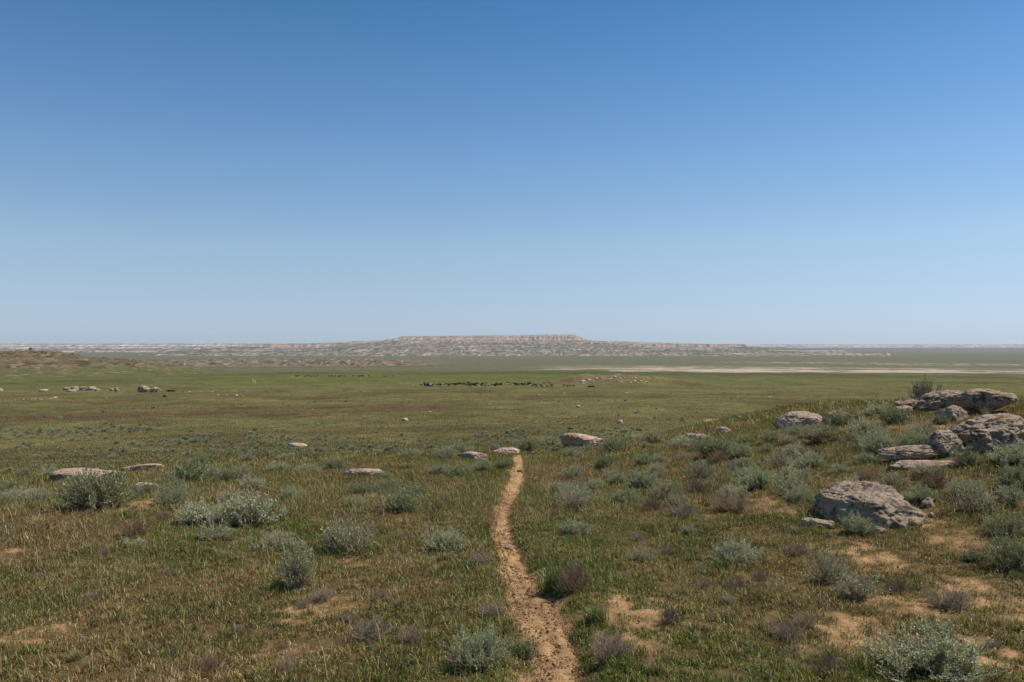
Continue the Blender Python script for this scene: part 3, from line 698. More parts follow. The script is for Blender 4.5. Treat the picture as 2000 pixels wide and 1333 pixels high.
def shrub_data(seed, W=1.0, H=.6, stems=70, branches=4, leaves=9, lobes=2, leaf_len=.035, leaf_w=.009, spread=1.0, upright=.35, bare=.35):
    R = np.random.default_rng(seed)
    # several crowns merge into one uneven dome
    ctr = np.stack([R.uniform(-.30, .30, lobes) * W, R.uniform(-.22, .22, lobes) * W], 1); ctr[0] = 0
    li = R.integers(0, lobes, stems)
    base = np.zeros((stems, 3)); base[:, :2] = ctr[li] * .75 + R.normal(0, .035 * W, (stems, 2))
    az = R.uniform(0, 2 * np.pi, stems); el = np.arcsin(R.uniform(.08, 1, stems) ** .8)
    reach = R.uniform(.72, 1.08, stems) * np.array([1.0] + list(R.uniform(.45, .95, lobes - 1)))[li]
    end = base.copy()
    end[:, 0] += np.cos(az) * np.cos(el) * W * .44 * reach * spread; end[:, 1] += np.sin(az) * np.cos(el) * W * .44 * reach * spread
    end[:, 2] = np.sin(el) * H * reach + .10 * H
    k = 5; t = np.linspace(0, 1, k)[None, :, None]
    mid = (base + end) / 2; mid[:, 2] -= upright * .12 * H; mid[:, :2] += R.normal(0, .03 * W, (stems, 2))
    P = (1 - t) ** 2 * base[:, None] + 2 * t * (1 - t) * mid[:, None] + t ** 2 * end[:, None]
    P += R.normal(0, .012 * W, P.shape) * t
    rad = np.linspace(.0065, .0022, k)[None].repeat(stems, 0) * W
    # side branches
    m = stems * branches; si = np.repeat(np.arange(stems), branches); tb = R.uniform(.3, .92, m)
    b0 = np.stack([np.array([np.interp(tb[q], np.linspace(0, 1, k), P[si[q], :, c]) for q in range(m)]) for c in range(3)], 1)
    dirm = unit(P[si, -1] - P[si, 1]); bd = unit(dirm + R.normal(0, .55, (m, 3)) + np.array([0, 0, upright]))
    bl = R.uniform(.10, .24, m) * W * (1.1 - .5 * tb)
    tt = np.linspace(0, 1, 3)[None, :, None]
    Q = b0[:, None] + bd[:, None] * bl[:, None, None] * tt + np.array([0, 0, 1.]) * (tt ** 2) * (bl * .25)[:, None, None]
    Q[:, :, 2] = np.maximum(Q[:, :, 2], .01)
    qr = np.linspace(.003, .0013, 3)[None].repeat(m, 0) * W
    V1, F1 = tubes(P, rad); V2, F2 = tubes(Q, qr)
    SV = np.concatenate([V1, V2]); SF = np.concatenate([F1, F2 + len(V1)])
    # leaves: narrow pointed diamonds along the outer stems and branches
    LV = np.zeros((0, 3)); 
    if leaves:
        def along(Pl, lo, hi, cnt):
            n, kk, _ = Pl.shape; idx = np.repeat(np.arange(n), cnt); u = R.uniform(lo, hi, n * cnt) * (kk - 1)
            i0 = np.clip(u.astype(int), 0, kk - 2); fr = (u - i0)[:, None]
            return Pl[idx, i0] * (1 - fr) + Pl[idx, i0 + 1] * fr, unit(Pl[idx, i0 + 1] - Pl[idx, i0])
        a, da = along(P, bare, 1.0, leaves); b, db = along(Q, .1, 1.0, leaves)
        pos = np.concatenate([a, b]); dr = np.concatenate([da, db])
        ld = unit(dr * .6 + R.normal(0, .55, pos.shape) + np.array([0, 0, .45])); L = leaf_len * R.uniform(.6, 1.3, len(pos)) * W
        sd = unit(np.cross(ld, R.normal(0, 1, pos.shape))) * (leaf_w * W * R.uniform(.7, 1.3, len(pos)))[:, None]
        tip = pos + ld * L[:, None]; md = pos + ld * (L * .55)[:, None]
        LV = np.stack([pos, md + sd, tip, md - sd], 1)
    return SV, SF, LV, R
def shrub(name, seed, leafcol, twigcol, **kw):
    SV, SF, LV, R = shrub_data(seed, **kw)
    tc = np.array(twigcol)[None] * R.uniform(.7, 1.3, (len(SV), 1))
    st = mesh_np("stems", SV, SF.ravel(), np.full(len(SF), 4), M_twig, tc)
    lf = None
    if len(LV):
        n = len(LV); hue = R.normal(0, 1, (n, 1)); bri = np.exp(R.normal(0, .22, (n, 1)))
        lc = np.array(leafcol)[None] * bri * (1 + np.concatenate([.10 * hue, .02 * hue, -.06 * hue], 1))
        lf = mesh_np("foliage", LV.reshape(-1, 3), np.arange(4 * n), np.full(n, 4), M_leaf, np.repeat(np.clip(lc, .02, .6), 4, 0))
    return st, lf
SILVER = (.53, .515, .30); DARKSAGE = (.315, .32, .155); BLUEG = (.44, .455, .25); GREENS = (.27, .285, .14); TW = (.32, .26, .20); DRY = (.30, .245, .185); DRYP = (.25, .19, .14)
KIND = {}
for k in range(3): KIND['silver', k] = shrub('sagebrush', 100 + k, SILVER, TW, W=1, H=.42, stems=110, branches=4, leaves=13, lobes=4, leaf_w=.0055)
for k in range(3): KIND['dark', k] = shrub('sagebrush', 110 + k, DARKSAGE, TW, W=1, H=.5, stems=110, branches=4, leaves=14, lobes=3, leaf_len=.036, leaf_w=.0055)
for k in range(3): KIND['blue', k] = shrub('sagebrush', 120 + k, BLUEG, TW, W=1, H=.48, stems=120, branches=6, leaves=18, lobes=4, leaf_len=.028, leaf_w=.0042)
for k in range(2): KIND['green', k] = shrub('sagebrush', 130 + k, GREENS, TW, W=1, H=.6, stems=90, branches=4, leaves=14, lobes=3, leaf_len=.042, leaf_w=.0065, upright=.6)
for k in range(2): KIND['half', k] = shrub('sagebrush', 140 + k, BLUEG, DRY, W=1, H=.8, stems=90, branches=5, leaves=5, lobes=3, bare=.65)
for k in range(3): KIND['thin', k] = shrub('sagebrush', 150 + k, SILVER, DRY, W=1, H=.52, stems=75, branches=5, leaves=4, lobes=3, leaf_len=.03, leaf_w=.007, bare=.5)
for k in range(3): KIND['dry', k] = shrub('dry_shrub', 160 + k, DRY, DRY if k else DRYP, W=1, H=.55, stems=80, branches=7, leaves=0, lobes=4, upright=.5)
KIND['tall', 0] = shrub('sagebrush', 170, (.19, .20, .13), TW, W=1, H=.8, stems=55, branches=9, leaves=11, lobes=4, upright=.35, leaf_len=.03, leaf_w=.006)
for k in range(3): KIND['small', k] = shrub('sagebrush', 180 + k, (.40, .40, .25), TW, W=1, H=.5, stems=34, branches=3, leaves=8, lobes=3, leaf_len=.07, leaf_w=.02)

def tussock_mesh(seed, n=260, L=.5, spread=.5, cols=((.085, .15, .03), (.14, .18, .05)), dryp=.12, wid=.006):
    R = np.random.default_rng(seed); az = R.uniform(0, 2 * np.pi, n); tilt = np.abs(R.normal(.45, .3, n)).clip(.05, 1.2) * (spread / .5)
    ln = L * R.uniform(.5, 1.15, n); k = 5; t = np.linspace(0, 1, k)[None]
    base = R.normal(0, .07, (n, 2)); ang = tilt[:, None] * (.35 + 1.1 * t ** 1.3)
    dx = np.cumsum(np.sin(ang), 1) / k * ln[:, None]; dz = np.cumsum(np.cos(ang), 1) / k * ln[:, None]
    dx -= dx[:, :1]; dz -= dz[:, :1]
    X = base[:, :1] + dx * np.cos(az)[:, None]; Y = base[:, 1:] + dx * np.sin(az)[:, None]; P = np.stack([X, Y, np.maximum(dz, 0)], -1)
    a2 = az + R.uniform(.6, 2.4, n); sd = np.stack([np.cos(a2), np.sin(a2), 0 * a2], -1)[:, None] * (wid * (1 - t ** 2 * .9))[..., None]
    V = np.stack([P - sd, P + sd], 2).reshape(-1, 3)
    i = np.arange(n)[:, None]; j = np.arange(k - 1)[None]; b = (i * k + j) * 2
    F = np.stack([b, b + 1, b + 3, b + 2], -1).reshape(-1, 4)
    c = lerp(np.array(cols[0])[None], np.array(cols[1])[None], R.uniform(0, 1, (n, 1))); dd = R.uniform(0, 1, n) < dryp
    c[dd] = (.34, .27, .14); c = c * R.uniform(.75, 1.25, (n, 1))
    return mesh_np("grass_tussock", V, F.ravel(), np.full(len(F), 4), M_tuss, np.repeat(c, 2 * k, 0))
TUSS = [tussock_mesh(1), tussock_mesh(2, 320, .5, .7), tussock_mesh(3, 220, .6, .4, ((.11, .15, .04), (.2, .19, .08)), .35)]

SHRUBS = []
def put_shrub(px, py, wpx, kind, label, group=None, k=None, hs=1.0, name=None, W=None, xyz=None, rot=None):
    X, Y, Z = xyz if xyz else hit(px, py)
    Zd = float(ground_z(X, Y))
    w = W or wpx / FPX * Y * 1.1
    if not xyz: Y += w * .30; X += X / Y * w * .30; Zd = float(ground_z(X, Y))
    rz = rot if rot is not None else random.uniform(0, 6.28)
    if kind == 'tuss':
        o = link(name or "grass_tussock", TUSS[(k or 0) % 3], None, (X, Y, Zd - .01), rz, (w, w, w * hs)); tag(o, label, "grass tuft", group); SHRUBS.append((X, Y, w * .3)); return o
    ks = [q for q in KIND if q[0] == kind]; st, lf = KIND[ks[(k if k is not None else random.randrange(99)) % len(ks)]]
    root = bpy.data.objects.new(name or ("dry_shrub" if kind == 'dry' else "sagebrush"), None if lf else st); C.objects.link(root)
    root.location = (X, Y, Zd - .02 * w); root.rotation_euler = (0, 0, rz); root.scale = (w, w, w * hs)
    if lf:
        link("foliage", lf, root); link("stems", st, root)
    tag(root, label, "shrub", group); SHRUBS.append((X, Y, w * .42)); return root

near = [
 (190, 1000, 150, 'dark', "big dark green sagebrush dome in front of longest left slab", 0, 1.0),
 (490, 1032, 165, 'silver', "widest silvery sagebrush mound in the left foreground", 0, .85),
 (385, 1026, 120, 'silver', "lower silvery sagebrush joined to the widest mound's left side", 1, .7),
 (420, 1060, 80, 'blue', "small sagebrush directly below the widest silvery mound", 1, .75),
 (545, 1080, 85, 'silver', "wispy silvery sagebrush at right foot of the widest mound", 2, .9),
 (685, 1090, 140, 'thin', "tall wispy grey sagebrush with bare outer stems, left of centre", 0, 1.0),
 (575, 1158, 105, 'half', "half-dead sagebrush, leafy on top and bare grey twigs below", 0, 1.1),
 (628, 1178, 70, 'dry', "grey twiggy clump sprawling right of the half-dead sagebrush", 1, .8),
 (345, 967, 70, 'dark', "round sagebrush right beside the nearest small left slab", 1, .9),
 (360, 945, 110, 'green', "spreading green sagebrush behind the round one by the slabs", 0, .7),
 (572, 978, 62, 'blue', "small round sagebrush above the widest silvery mound", 2, .9),
 (770, 1006, 115, 'dark', "dark-hearted silvery sagebrush midway between slabs and trail", 2, .75),
 (690, 990, 60, 'blue', "bluish low sagebrush touching the dark-hearted one's left", 0, .7),
 (868, 1082, 105, 'silver', "silvery fan-shaped sagebrush standing alone left of the trail", 1, 1.0),
 (940, 1322, 140, 'blue', "bluish sagebrush at bottom centre beside the trail's left edge", 1, 1.0),
 (1020, 1290, 70, 'green', "leafy green shrub between bottom sagebrush and the trail", 1, .9),
 (265, 1052, 75, 'dry', "purplish dry shrub below the big dark sagebrush", 0, .8),
 (205, 1090, 42, 'dry', "tiny pale dry shrub far left in the open grass", 1, 1.0),
 (20, 968, 70, 'dark', "sagebrush cut by left picture edge beside the meadow", 0, .9),
 (268, 1070, 60, 'silver', "sparse low silver sage under the purplish dry shrub", 2, .6),
 (462, 1245, 45, 'dry', "small grey twig clump in the lower left grass", 2, .8),
 (405, 1325, 85, 'dry', "dry brown-grey shrub at bottom left", 0, .9),
 (560, 1325, 70, 'dry', "dry grey shrub at the bottom between bare patches", 2, .7),
 (722, 1262, 110, 'dry', "wide brownish dry shrub left of the bottom sagebrush", 1, .7),
 (962, 1212, 65, 'dry', "grey dry mound hugging the trail's left edge", 2, .8),
 (940, 1108, 60, 'dry', "curled grey dry shrub left of the trail's bend", 1, .7),
 (1118, 1168, 90, 'dry', "tall purplish dry stalks in the big tussock right of trail", 0, 1.15),
 (1192, 1300, 125, 'dry', "dry twiggy shrub at bottom right of the trail", 1, .8),
 (1128, 1048, 80, 'blue', "sagebrush right of the trail's bend", 2, .7),
 (1255, 1105, 75, 'thin', "thin grey sage in grass right of the trail", 1, .8),
 (1430, 1105, 110, 'silver', "silver topped sage with green grass at its foot", 0, .9),
 (1605, 1138, 110, 'thin', "tall sparse grey-green sagebrush in right foreground", 2, 1.15),
 (1682, 1180, 120, 'thin', "dense grey twiggy sage right of the tall sparse one", 0, .95),
 (1680, 1048, 80, 'blue', "sage growing against the front of the domed boulder", 2, .9),
 (1835, 1345, 270, 'blue', "largest sagebrush, sprawling across the bottom right corner", 0, .62),
 (1995, 1130, 130, 'dark', "dark shaggy sagebrush cut by the right picture edge", 0, 1.1),
 (1965, 1060, 100, 'dark', "dark sage above the shaggy one at right edge", 1, .9),
 (1985, 965, 110, 'green', "green sage below the huge boulder at right edge", 1, .8),
 (1535, 1255, 85, 'dry', "grey dry shrub on bare soil in lower right", 2, .8),
 (1755, 1165, 60, 'dry', "little dark dry shrub right of the grey twiggy sage", 0, .9),
 (1850, 1205, 120, 'dry', "wide dark dry shrub on the bare right slope", 1, .7),
 (1330, 1015, 90, 'dry', "pale grey dry shrub on the slope right of the trail", 1, .6),
 (1430, 975, 80, 'silver', "low silver sage on the mid slope above bare soil", 2, .7),
 (1160, 955, 60, 'silver', "faint silvery sage in brown grass right of the trail", 0, .7),
 (1178, 916, 52, 'green', "bright bluish green shrub below the flat pale split rock", 0, .9),
 (1205, 884, 70, 'dark', "dark sage at the right end of the flat pale split rock", 2, .8),
 (1270, 868, 60, 'blue', "sage on the crest between split rock and layered slab", 0, .8),
 (1340, 878, 70, 'silver', "silvery sage just below the layered slab", 1, .8),
 (1398, 894, 85, 'dark', "bushy spiky sage below the small round pale rock", 0, .9),
 (1520, 915, 80, 'thin', "grey sage halfway up the right slope", 2, .8),
 (1610, 868, 90, 'dark', "dark sage below the pale grooved whaleback rock", 1, .7),
 (1690, 858, 90, 'silver', "bushy sage below the smaller brown skyline rock", 2, .9),
 (1715, 890, 90, 'silver', "tall pale sage left of the overhanging ledge rock", 0, 1.1),
 (1560, 985, 70, 'blue', "blue-grey sage up-slope from the domed boulder", 1, .8),
 (1640, 835, 60, 'green', "green sage on skyline between brown rock and pale flat rock", 0, .8),
 (1715, 815, 80, 'silver', "rounded sage on skyline left of the outcrop's pale flat rock", 1, .8),
 (1750, 830, 80, 'green', "grassy sage below the outcrop's pale flat rock", 1, .7),
 (1800, 855, 80, 'thin', "grey sage between tilted slab and ledge rock", 1, .7),
 (1800, 785, 62, 'tall', "tall thin shrub standing up behind the tilted slab", 0, 1.0),
 (1885, 915, 65, 'green', "green sage in front of the wedge block shaped for the shaded notch", 0, .9),
 (1985, 885, 70, 'dark', "dark sage against the huge boulder at right edge", 2, 1.0),
 (1925, 812, 26, 'thin', "spiky little plant on the ledge under the top boulder", 1, 1.1),
 (1835, 832, 40, 'green', "small green sage below the rounded dark block", 1, .8),
 (1830, 960, 70, 'dry', "brown dry shrub behind the fist-sized grey stone", 0, .8),
 (1740, 960, 80, 'thin', "grey sage behind the domed boulder", 2, .7),
 (1890, 975, 80, 'blue', "blue-grey sage on the slope under the ledge rock", 1, .7),
 (1905, 1105, 60, 'green', "small green plant on bare right slope", 0, .7),
 (900, 888, 60, 'silver', "silvery sage left of the reddish rubbly rock", 0, .9),
 (868, 898, 55, 'blue', "bluish sage at far left of the reddish rubbly rock", 1, .8),
 (940, 922, 55, 'blue', "bluish sage in front of the reddish rubbly rock", 2, .9),
 (988, 918, 40, 'dark', "dark little sage touching the trail near its crest", 1, 1.0),
 (1030, 882, 45, 'green', "dark green sage right of the trail's pink hump", 1, .9),
 (1075, 870, 50, 'silver', "grey sage left of the flat pale split rock", 2, .8),
 (600, 925, 60, 'silver', "silvery sage in the meadow above the lone pink slab's left", 1, .7),
 (470, 930, 50, 'blue', "small bluish sage right of the left slabs", 0, .8),
 (545, 922, 55, 'silver', "pale low sage between left slabs and lone pink slab", 2, .7),
 (390, 908, 42, 'dark', "dark small sage behind the left slabs", 2, .9),
 (800, 892, 48, 'silver', "grey cushion sage in the meadow left of the trail end", 0, .7),
]
for (px, py, w, kind, lab, k, hs) in near: put_shrub(px, py, w, kind, lab, None, k, hs)
put_shrub(1085, 1170, 120, 'tuss', "big green grass tussock right of the trail", None, 0, 1.15)
put_shrub(1165, 1222, 105, 'tuss', "bright green grass tuft leaning over the trail's right edge", None, 1, .8)
put_shrub(545, 1160, 70, 'tuss', "green grass tuft at left foot of the half-dead sagebrush", None, 0, .8)
put_shrub(870, 1325, 80, 'tuss', "green grass tuft left of the bottom sagebrush", None, 1, .8)
put_shrub(1410, 1120, 80, 'tuss', "green grass tuft under the silver topped sage", None, 0, .8)
put_shrub(1705, 1050, 45, 'tuss', "green grass tuft at right of the domed boulder's sage", None, 1, .8)
put_shrub(1280, 1330, 90, 'tuss', "dry-tipped grass tuft at bottom right of the trail", None, 2, .7)
put_shrub(1985, 1140, 60, 'tuss', "grass tuft under the dark shaggy sagebrush at right edge", None, 1, .8)
for (px, py) in ((1480, 1180), (150, 1300), (1640, 1310), (330, 1290), (780, 1190), (1330, 1170), (1370, 1260), (1560, 1050)):
    put_shrub(px, py, 60, 'tuss', "straw-tipped grass tuft standing out of the shorter grass", "grass tufts in the foreground turf", 2, .7)
tooclose = lambda X, Y, w: any(math.hypot(X - a, Y - b) < (c + w * .35) for a, b, c in SHRUBS) or any(((X - a) / (c + w * .3)) ** 2 + ((Y - b) / (d + w * .3)) ** 2 < 1 for a, b, c, d in ROCKS)
def offpath(X, Y): return float(path_dist(np.array([X]), np.array([Y]))[0][0]) > .55
NR = len(SHRUBS)
def scatter(n, sampler, kinds, wr, label, group):
    got = 0; tries = 0
    while got < n and tries < n * 60:
        tries += 1
        px, py = sampler(); X, Y, Z = hit(px, py); w = rng.uniform(*wr)
        if tooclose(X, Y, w) or not offpath(X, Y) or (group == 'sage beyond the crest' and Y < 30): continue
        put_shrub(0, 0, 0, kinds[rng.integers(len(kinds))], label, group, int(rng.integers(3)), rng.uniform(.65, .95), W=w, xyz=(X, Y, Z)); got += 1
scatter(52, lambda: (rng.uniform(1080, 1700), 1000 - 150 * rng.uniform(0, 1) ** 1.5), ['thin', 'silver', 'blue', 'dry', 'thin'], (.35, .7), "modest grey-green sage mixed into the grass of the right slope", "small sage on the right slope")
scatter(14, lambda: (rng.uniform(1450, 1990), rng.uniform(850, 1000)), ['thin', 'dry', 'silver', 'blue'], (.35, .7), "scrubby grey shrub growing around the outcrop's foot", "scrub around the outcrop")
scatter(16, lambda: (rng.uniform(1230, 1950), rng.uniform(1030, 1320)), ['dry', 'dry', 'thin'], (.14, .28), "small twiggy grey shrub on the bare soil of the right foreground", "twiggy shrubs on the right foreground")
scatter(16, lambda: (rng.uniform(20, 930), rng.uniform(1010, 1320)), ['dry', 'thin', 'dry'], (.12, .25), "small purplish grey dry shrub poking out of the left foreground grass", "dry shrubs in the left grass")
scatter(34, lambda: (rng.uniform(0, 960), rng.uniform(893, 985)), ['dark', 'blue', 'silver', 'thin'], (.35, .75), "small grey-green sage cushion in the left meadow", "sage cushions of the left meadow")
# beyond the crest: bands of sage, individually down to a few pixels
def far_band():
    while True:
        px = rng.uniform(0, 1420); py = rng.choice([rng.normal(858, 8), rng.normal(880, 9), rng.uniform(838, 900)])
        if rng.uniform() < .35 + .65 * (fbm2(np.array([px / 130]), np.array([py / 9]), 2, 77)[0] > .05): return px, py
scatter(85, far_band, ['small', 'silver', 'small'], (.6, 1.15), "small sage cushion on the far slope beyond the trail's crest", "sage beyond the crest")
print("shrubs", len(SHRUBS))

# the rest of the far scrub, too many to count
def merge_templates(name, pts, scales, src, mat):
    VV, FF, SS, CC = [], [], [], []; off = 0
    data = []
    for me in src:
        n = len(me.vertices); v = np.empty(n * 3, np.float32); me.vertices.foreach_get("co", v)
        l = np.empty(len(me.loops), np.int32); me.loops.foreach_get("vertex_index", l)
        c = np.empty(n * 4, np.float32); me.attributes["col"].data.foreach_get("color", c)
        data.append((v.reshape(-1, 3), l, len(me.polygons), c.reshape(-1, 4)[:, :3]))
    for i, (p, s) in enumerate(zip(pts, scales)):
        v, l, npol, c = data[i % len(data)]; a = rng.uniform(0, 6.28); ca, sa = math.cos(a), math.sin(a)
        q = v * s; q = np.stack([q[:, 0] * ca - q[:, 1] * sa, q[:, 0] * sa + q[:, 1] * ca, q[:, 2]], 1) + np.array(p)[None]
        VV.append(q); FF.append(l + off); off += len(v); CC.append(c * rng.uniform(.7, 1.25)); SS.append(np.full(npol, 4))
    return mesh_np(name, np.concatenate(VV), np.concatenate(FF), np.concatenate(SS), mat, np.concatenate(CC))
tiny = []
for k in range(4):
    SV, SF, LV, R = shrub_data(190 + k, W=1, H=.5, stems=14, branches=2, leaves=5, lobes=3, leaf_len=.16, leaf_w=.05)
    n = len(LV); lc = np.array([.36, .36, .22])[None] * np.exp(R.normal(0, .25, (n, 1)))
    tiny.append(mesh_np("far_scrub", LV.reshape(-1, 3), np.arange(4 * n), np.full(n, 4), M_leaf, np.repeat(lc, 4, 0)))
pts, scs = [], []
while len(pts) < 750:
    py = 900 - 150 * rng.uniform(0, 1) ** .55; px = rng.uniform(-120, 2120)
    if py < 838: keep = .12
    else: keep = .8
    if rng.uniform() > keep: continue
    if px > 1450 and py > 800: continue
    X, Y, Z = hit(px, py)
    if Y < 34 or Y > 330: continue
    if fbm2(np.array([X / 30]), np.array([Y / 22]), 2, 81)[0] < -.05 + .25 * (py < 838): continue
    pts.append((X, Y, float(ground_z(X, Y)) - .02)); scs.append(rng.uniform(.3, .9) * (1 if Y > 90 else .8))
o = link("far_scrub", merge_templates("far_scrub", pts, scs, tiny, M_leaf)); tag(o, "countless low grey-green scrub specks spread over the middle plain", "scrub", kind="stuff")

# ------------------------------------------------------------------ grass: one object, short blades thinning with distance
def blades(n, r0, r1, half, lenr, widr, segs, seedo, litter=False, stalk=False):
    R = np.random.default_rng(900 + seedo)
    u = R.uniform(0, 1, n); r = np.sqrt(r0 * r0 + u * (r1 * r1 - r0 * r0)) if seedo != 9 else r0 * (r1 / r0) ** u
    th = R.uniform(-half, half, n); x = r * np.sin(th); y = r * np.cos(th)
    cov, dry = cover(x, y)
    keep = R.uniform(0, 1, n) < ((cov ** 1.2 * .92 + .08) * (1 - .3 * sm(.4, 1.0, dry)) if not litter else .75)
    d, w = path_dist(x, y); keep &= (d > w * (.52 + .6 * fbm2(x / .3, y / .3, 2, 95))) | (R.uniform(0, 1, n) < .02)
    for (cx, cy, rx, ry) in ROCKS:
        if math.hypot(cx, cy) < r1 + 4: keep &= (((x - cx) / rx) ** 2 + ((y - cy) / ry) ** 2) > .85
    # clumping
    keep &= R.uniform(0, 1, n) < (.55 + 1.0 * fbm2(x / .13, y / .13, 2, 91) + .5 * fbm2(x / .5, y / .5, 2, 96)) if r0 < 12 else keep
    x, y, r, cov, dry = x[keep], y[keep], r[keep], cov[keep], dry[keep]; n = len(x)
    z = ground_z(x, y) - .005
    L = R.uniform(*lenr, n) * (.65 + .5 * cov) * np.exp(.75 * fbm2(x / .45, y / .45, 3, 92)); Wd = R.uniform(*widr, n)
    az = R.uniform(0, 2 * np.pi, n); tl = R.uniform(.25, 1.5, n)
    if stalk: tl = R.uniform(.1, .7, n)
    if litter: tl = R.uniform(1.15, 1.5, n)
    dirx, diry = np.cos(az), np.sin(az); a2 = az + R.uniform(.7, 2.4, n); sx, sy = np.cos(a2) * Wd / 2, np.sin(a2) * Wd / 2
    B = np.stack([x, y, z], 1); S = np.stack([sx, sy, 0 * sx], 1)
    def at(f, t): return B + np.stack([dirx * L * f * np.sin(t), diry * L * f * np.sin(t), L * f * np.cos(t)], 1)
    # colour of the blade: green, olive, straw or red brown after the field it grows in
    q = R.uniform(0, 1, n); k2 = R.uniform(0, 1, n)
    c = np.tile(C3(GREEN * 1.05), (n, 1))
    ol = (k2 < .45); c[ol] = OLIVE * 1.12
    pr = dry * .85; rd = q < pr; c[rd] = DEADR * 1.1
    stw = R.uniform(0, 1, n) < .15 + .22 * dry; c[stw] = STRAW
    lush = np.clip(fbm2(x / .7, y / .9, 3, 97) * 1.6, -1, 1); c = c * np.exp(-.28 * lush)[:, None] * (1 + np.stack([-.12 * lush, .03 * lush, -.08 * lush], 1))
    pl = R.uniform(0, 1, n) < .045; c[pl] = (.60, .52, .29)
    gg = R.uniform(0, 1, n) < .05 * (1 - dry); c[gg] = (.16, .21, .03)
    c = c * np.exp(R.normal(-.16, .62, (n, 1))) * (1 + R.normal(0, .06, (n, 3)))
    if stalk: c = lerp(C3([.22, .15, .075]), C3([.62, .52, .29]), R.uniform(0, 1, (n, 1)))
    if litter: c = lerp(C3([.11, .07, .042]), C3([.46, .34, .18]), R.uniform(0, 1, (n, 1)) ** 1.5)
    if r1 > 40:
        g = ground_col(x, y); c = lerp(c, g * np.exp(R.normal(0, .2, (n, 1))) * 1.08, sm(30, 75, r)[:, None])
    if segs == 2:
        m = at(.6, tl * .6); t = m + np.stack([dirx * np.sin(tl * 1.5), diry * np.sin(tl * 1.5), np.cos(tl * 1.5)], 1) * (L * .5)[:, None]
        V = np.stack([B - S, B + S, m + S * .75, m - S * .75, t], 1).reshape(-1, 3); b = np.arange(n)[:, None] * 5
        F = np.concatenate([np.concatenate([b, b + 1, b + 2, b + 3], 1).ravel(), np.concatenate([b + 3, b + 2, b + 4], 1).ravel()]); sz = np.concatenate([np.full(n, 4), np.full(n, 3)]); k = 5
    else:
        V = np.stack([B - S, B + S, at(1, tl)], 1).reshape(-1, 3); F = np.arange(3 * n); sz = np.full(n, 3); k = 3
    return V, F, sz, np.repeat(np.clip(c, .01, .7), k, 0)
parts = [blades(1900000, 2.2, 8.5, math.radians(44), (.014, .050), (.0024, .0046), 2, 1),
         blades(1300000, 8.5, 20, math.radians(41), (.03, .085), (.0045, .0088), 1, 2),
         blades(520000, 20, 48, math.radians(40), (.05, .12), (.012, .022), 1, 3),
         blades(300000, 48, 300, math.radians(38), (.08, .17), (.05, .12), 1, 9),
         blades(24000, 2.2, 12, math.radians(43), (.07, .17), (.0018, .0032), 2, 21, False, True),
         blades(430000, 2.2, 14, math.radians(44), (.02, .055), (.003, .009), 1, 12, True)]
V, F, S, K = [], [], [], []; off = 0
for (v, f, s, c) in parts:
    V.append(v); F.append(f + off); S.append(s); K.append(c); off += len(v)
print("grass verts", off)
o = link("grass", mesh_np("grass", np.concatenate(V), np.concatenate(F), np.concatenate(S), M_grass, np.concatenate(K)))
tag(o, "short patchy steppe grass, green, olive and rusty brown, covering the slopes", "grass", kind="stuff")
del V, F, S, K, parts

# soil crumbs and gravel on the bare ground
def gravel():
    v0, f0 = ICO[2]; v0 = v0[:]; n = 26000; R = np.random.default_rng(55)
    r = 2.5 + 14 * R.uniform(0, 1, n) ** 1.6; th = R.uniform(-.72, .72, n); x = r * np.sin(th); y = r * np.cos(th)
    pi = R.integers(0, len(PATH) - 4, n // 3); tt = R.uniform(0, 1, n // 3); e = PATH[pi] * (1 - tt)[:, None] + PATH[pi + 1] * tt[:, None]
    x[:n // 3] = e[:, 0] + R.uniform(-1.1, 1.1, n // 3) * e[:, 2]; y[:n // 3] = e[:, 1]
    cov, dry = cover(x, y); k = R.uniform(0, 1, n) > cov * 1.15; x, y = x[k], y[k]; n = len(x)
    s = np.exp(R.normal(-5.7, .5, n)).clip(.0015, .012)
    bm = bmesh.new(); bmesh.ops.create_icosphere(bm, subdivisions=1, radius=1); vv = np.array([q.co[:] for q in bm.verts]); ff = np.array([[q.index for q in t.verts] for t in bm.faces]); bm.free()
    P = vv[None] * (1 + R.uniform(-.3, .3, (n, len(vv), 1))) * s[:, None, None] * R.uniform(.6, 1.3, (n, 1, 3)); P[..., 2] *= .7
    P = P + np.stack([x, y, ground_z(x, y) + .010 + s * .15], 1)[:, None]
    F = (ff[None] + (np.arange(n) * len(vv))[:, None, None]).reshape(-1)
    c = lerp(SOIL[None], np.array([[.24, .17, .115]]), R.uniform(0, 1, (n, 1))) * R.uniform(.7, 1.25, (n, 1))
    o = link("gravel", mesh_np("gravel", P.reshape(-1, 3), F, np.full(n * len(ff), 3), M_soil, np.repeat(c, len(vv), 0)))
    tag(o, "loose crumbs of soil and gravel on the trail and bare patches", "gravel", kind="stuff")
gravel()

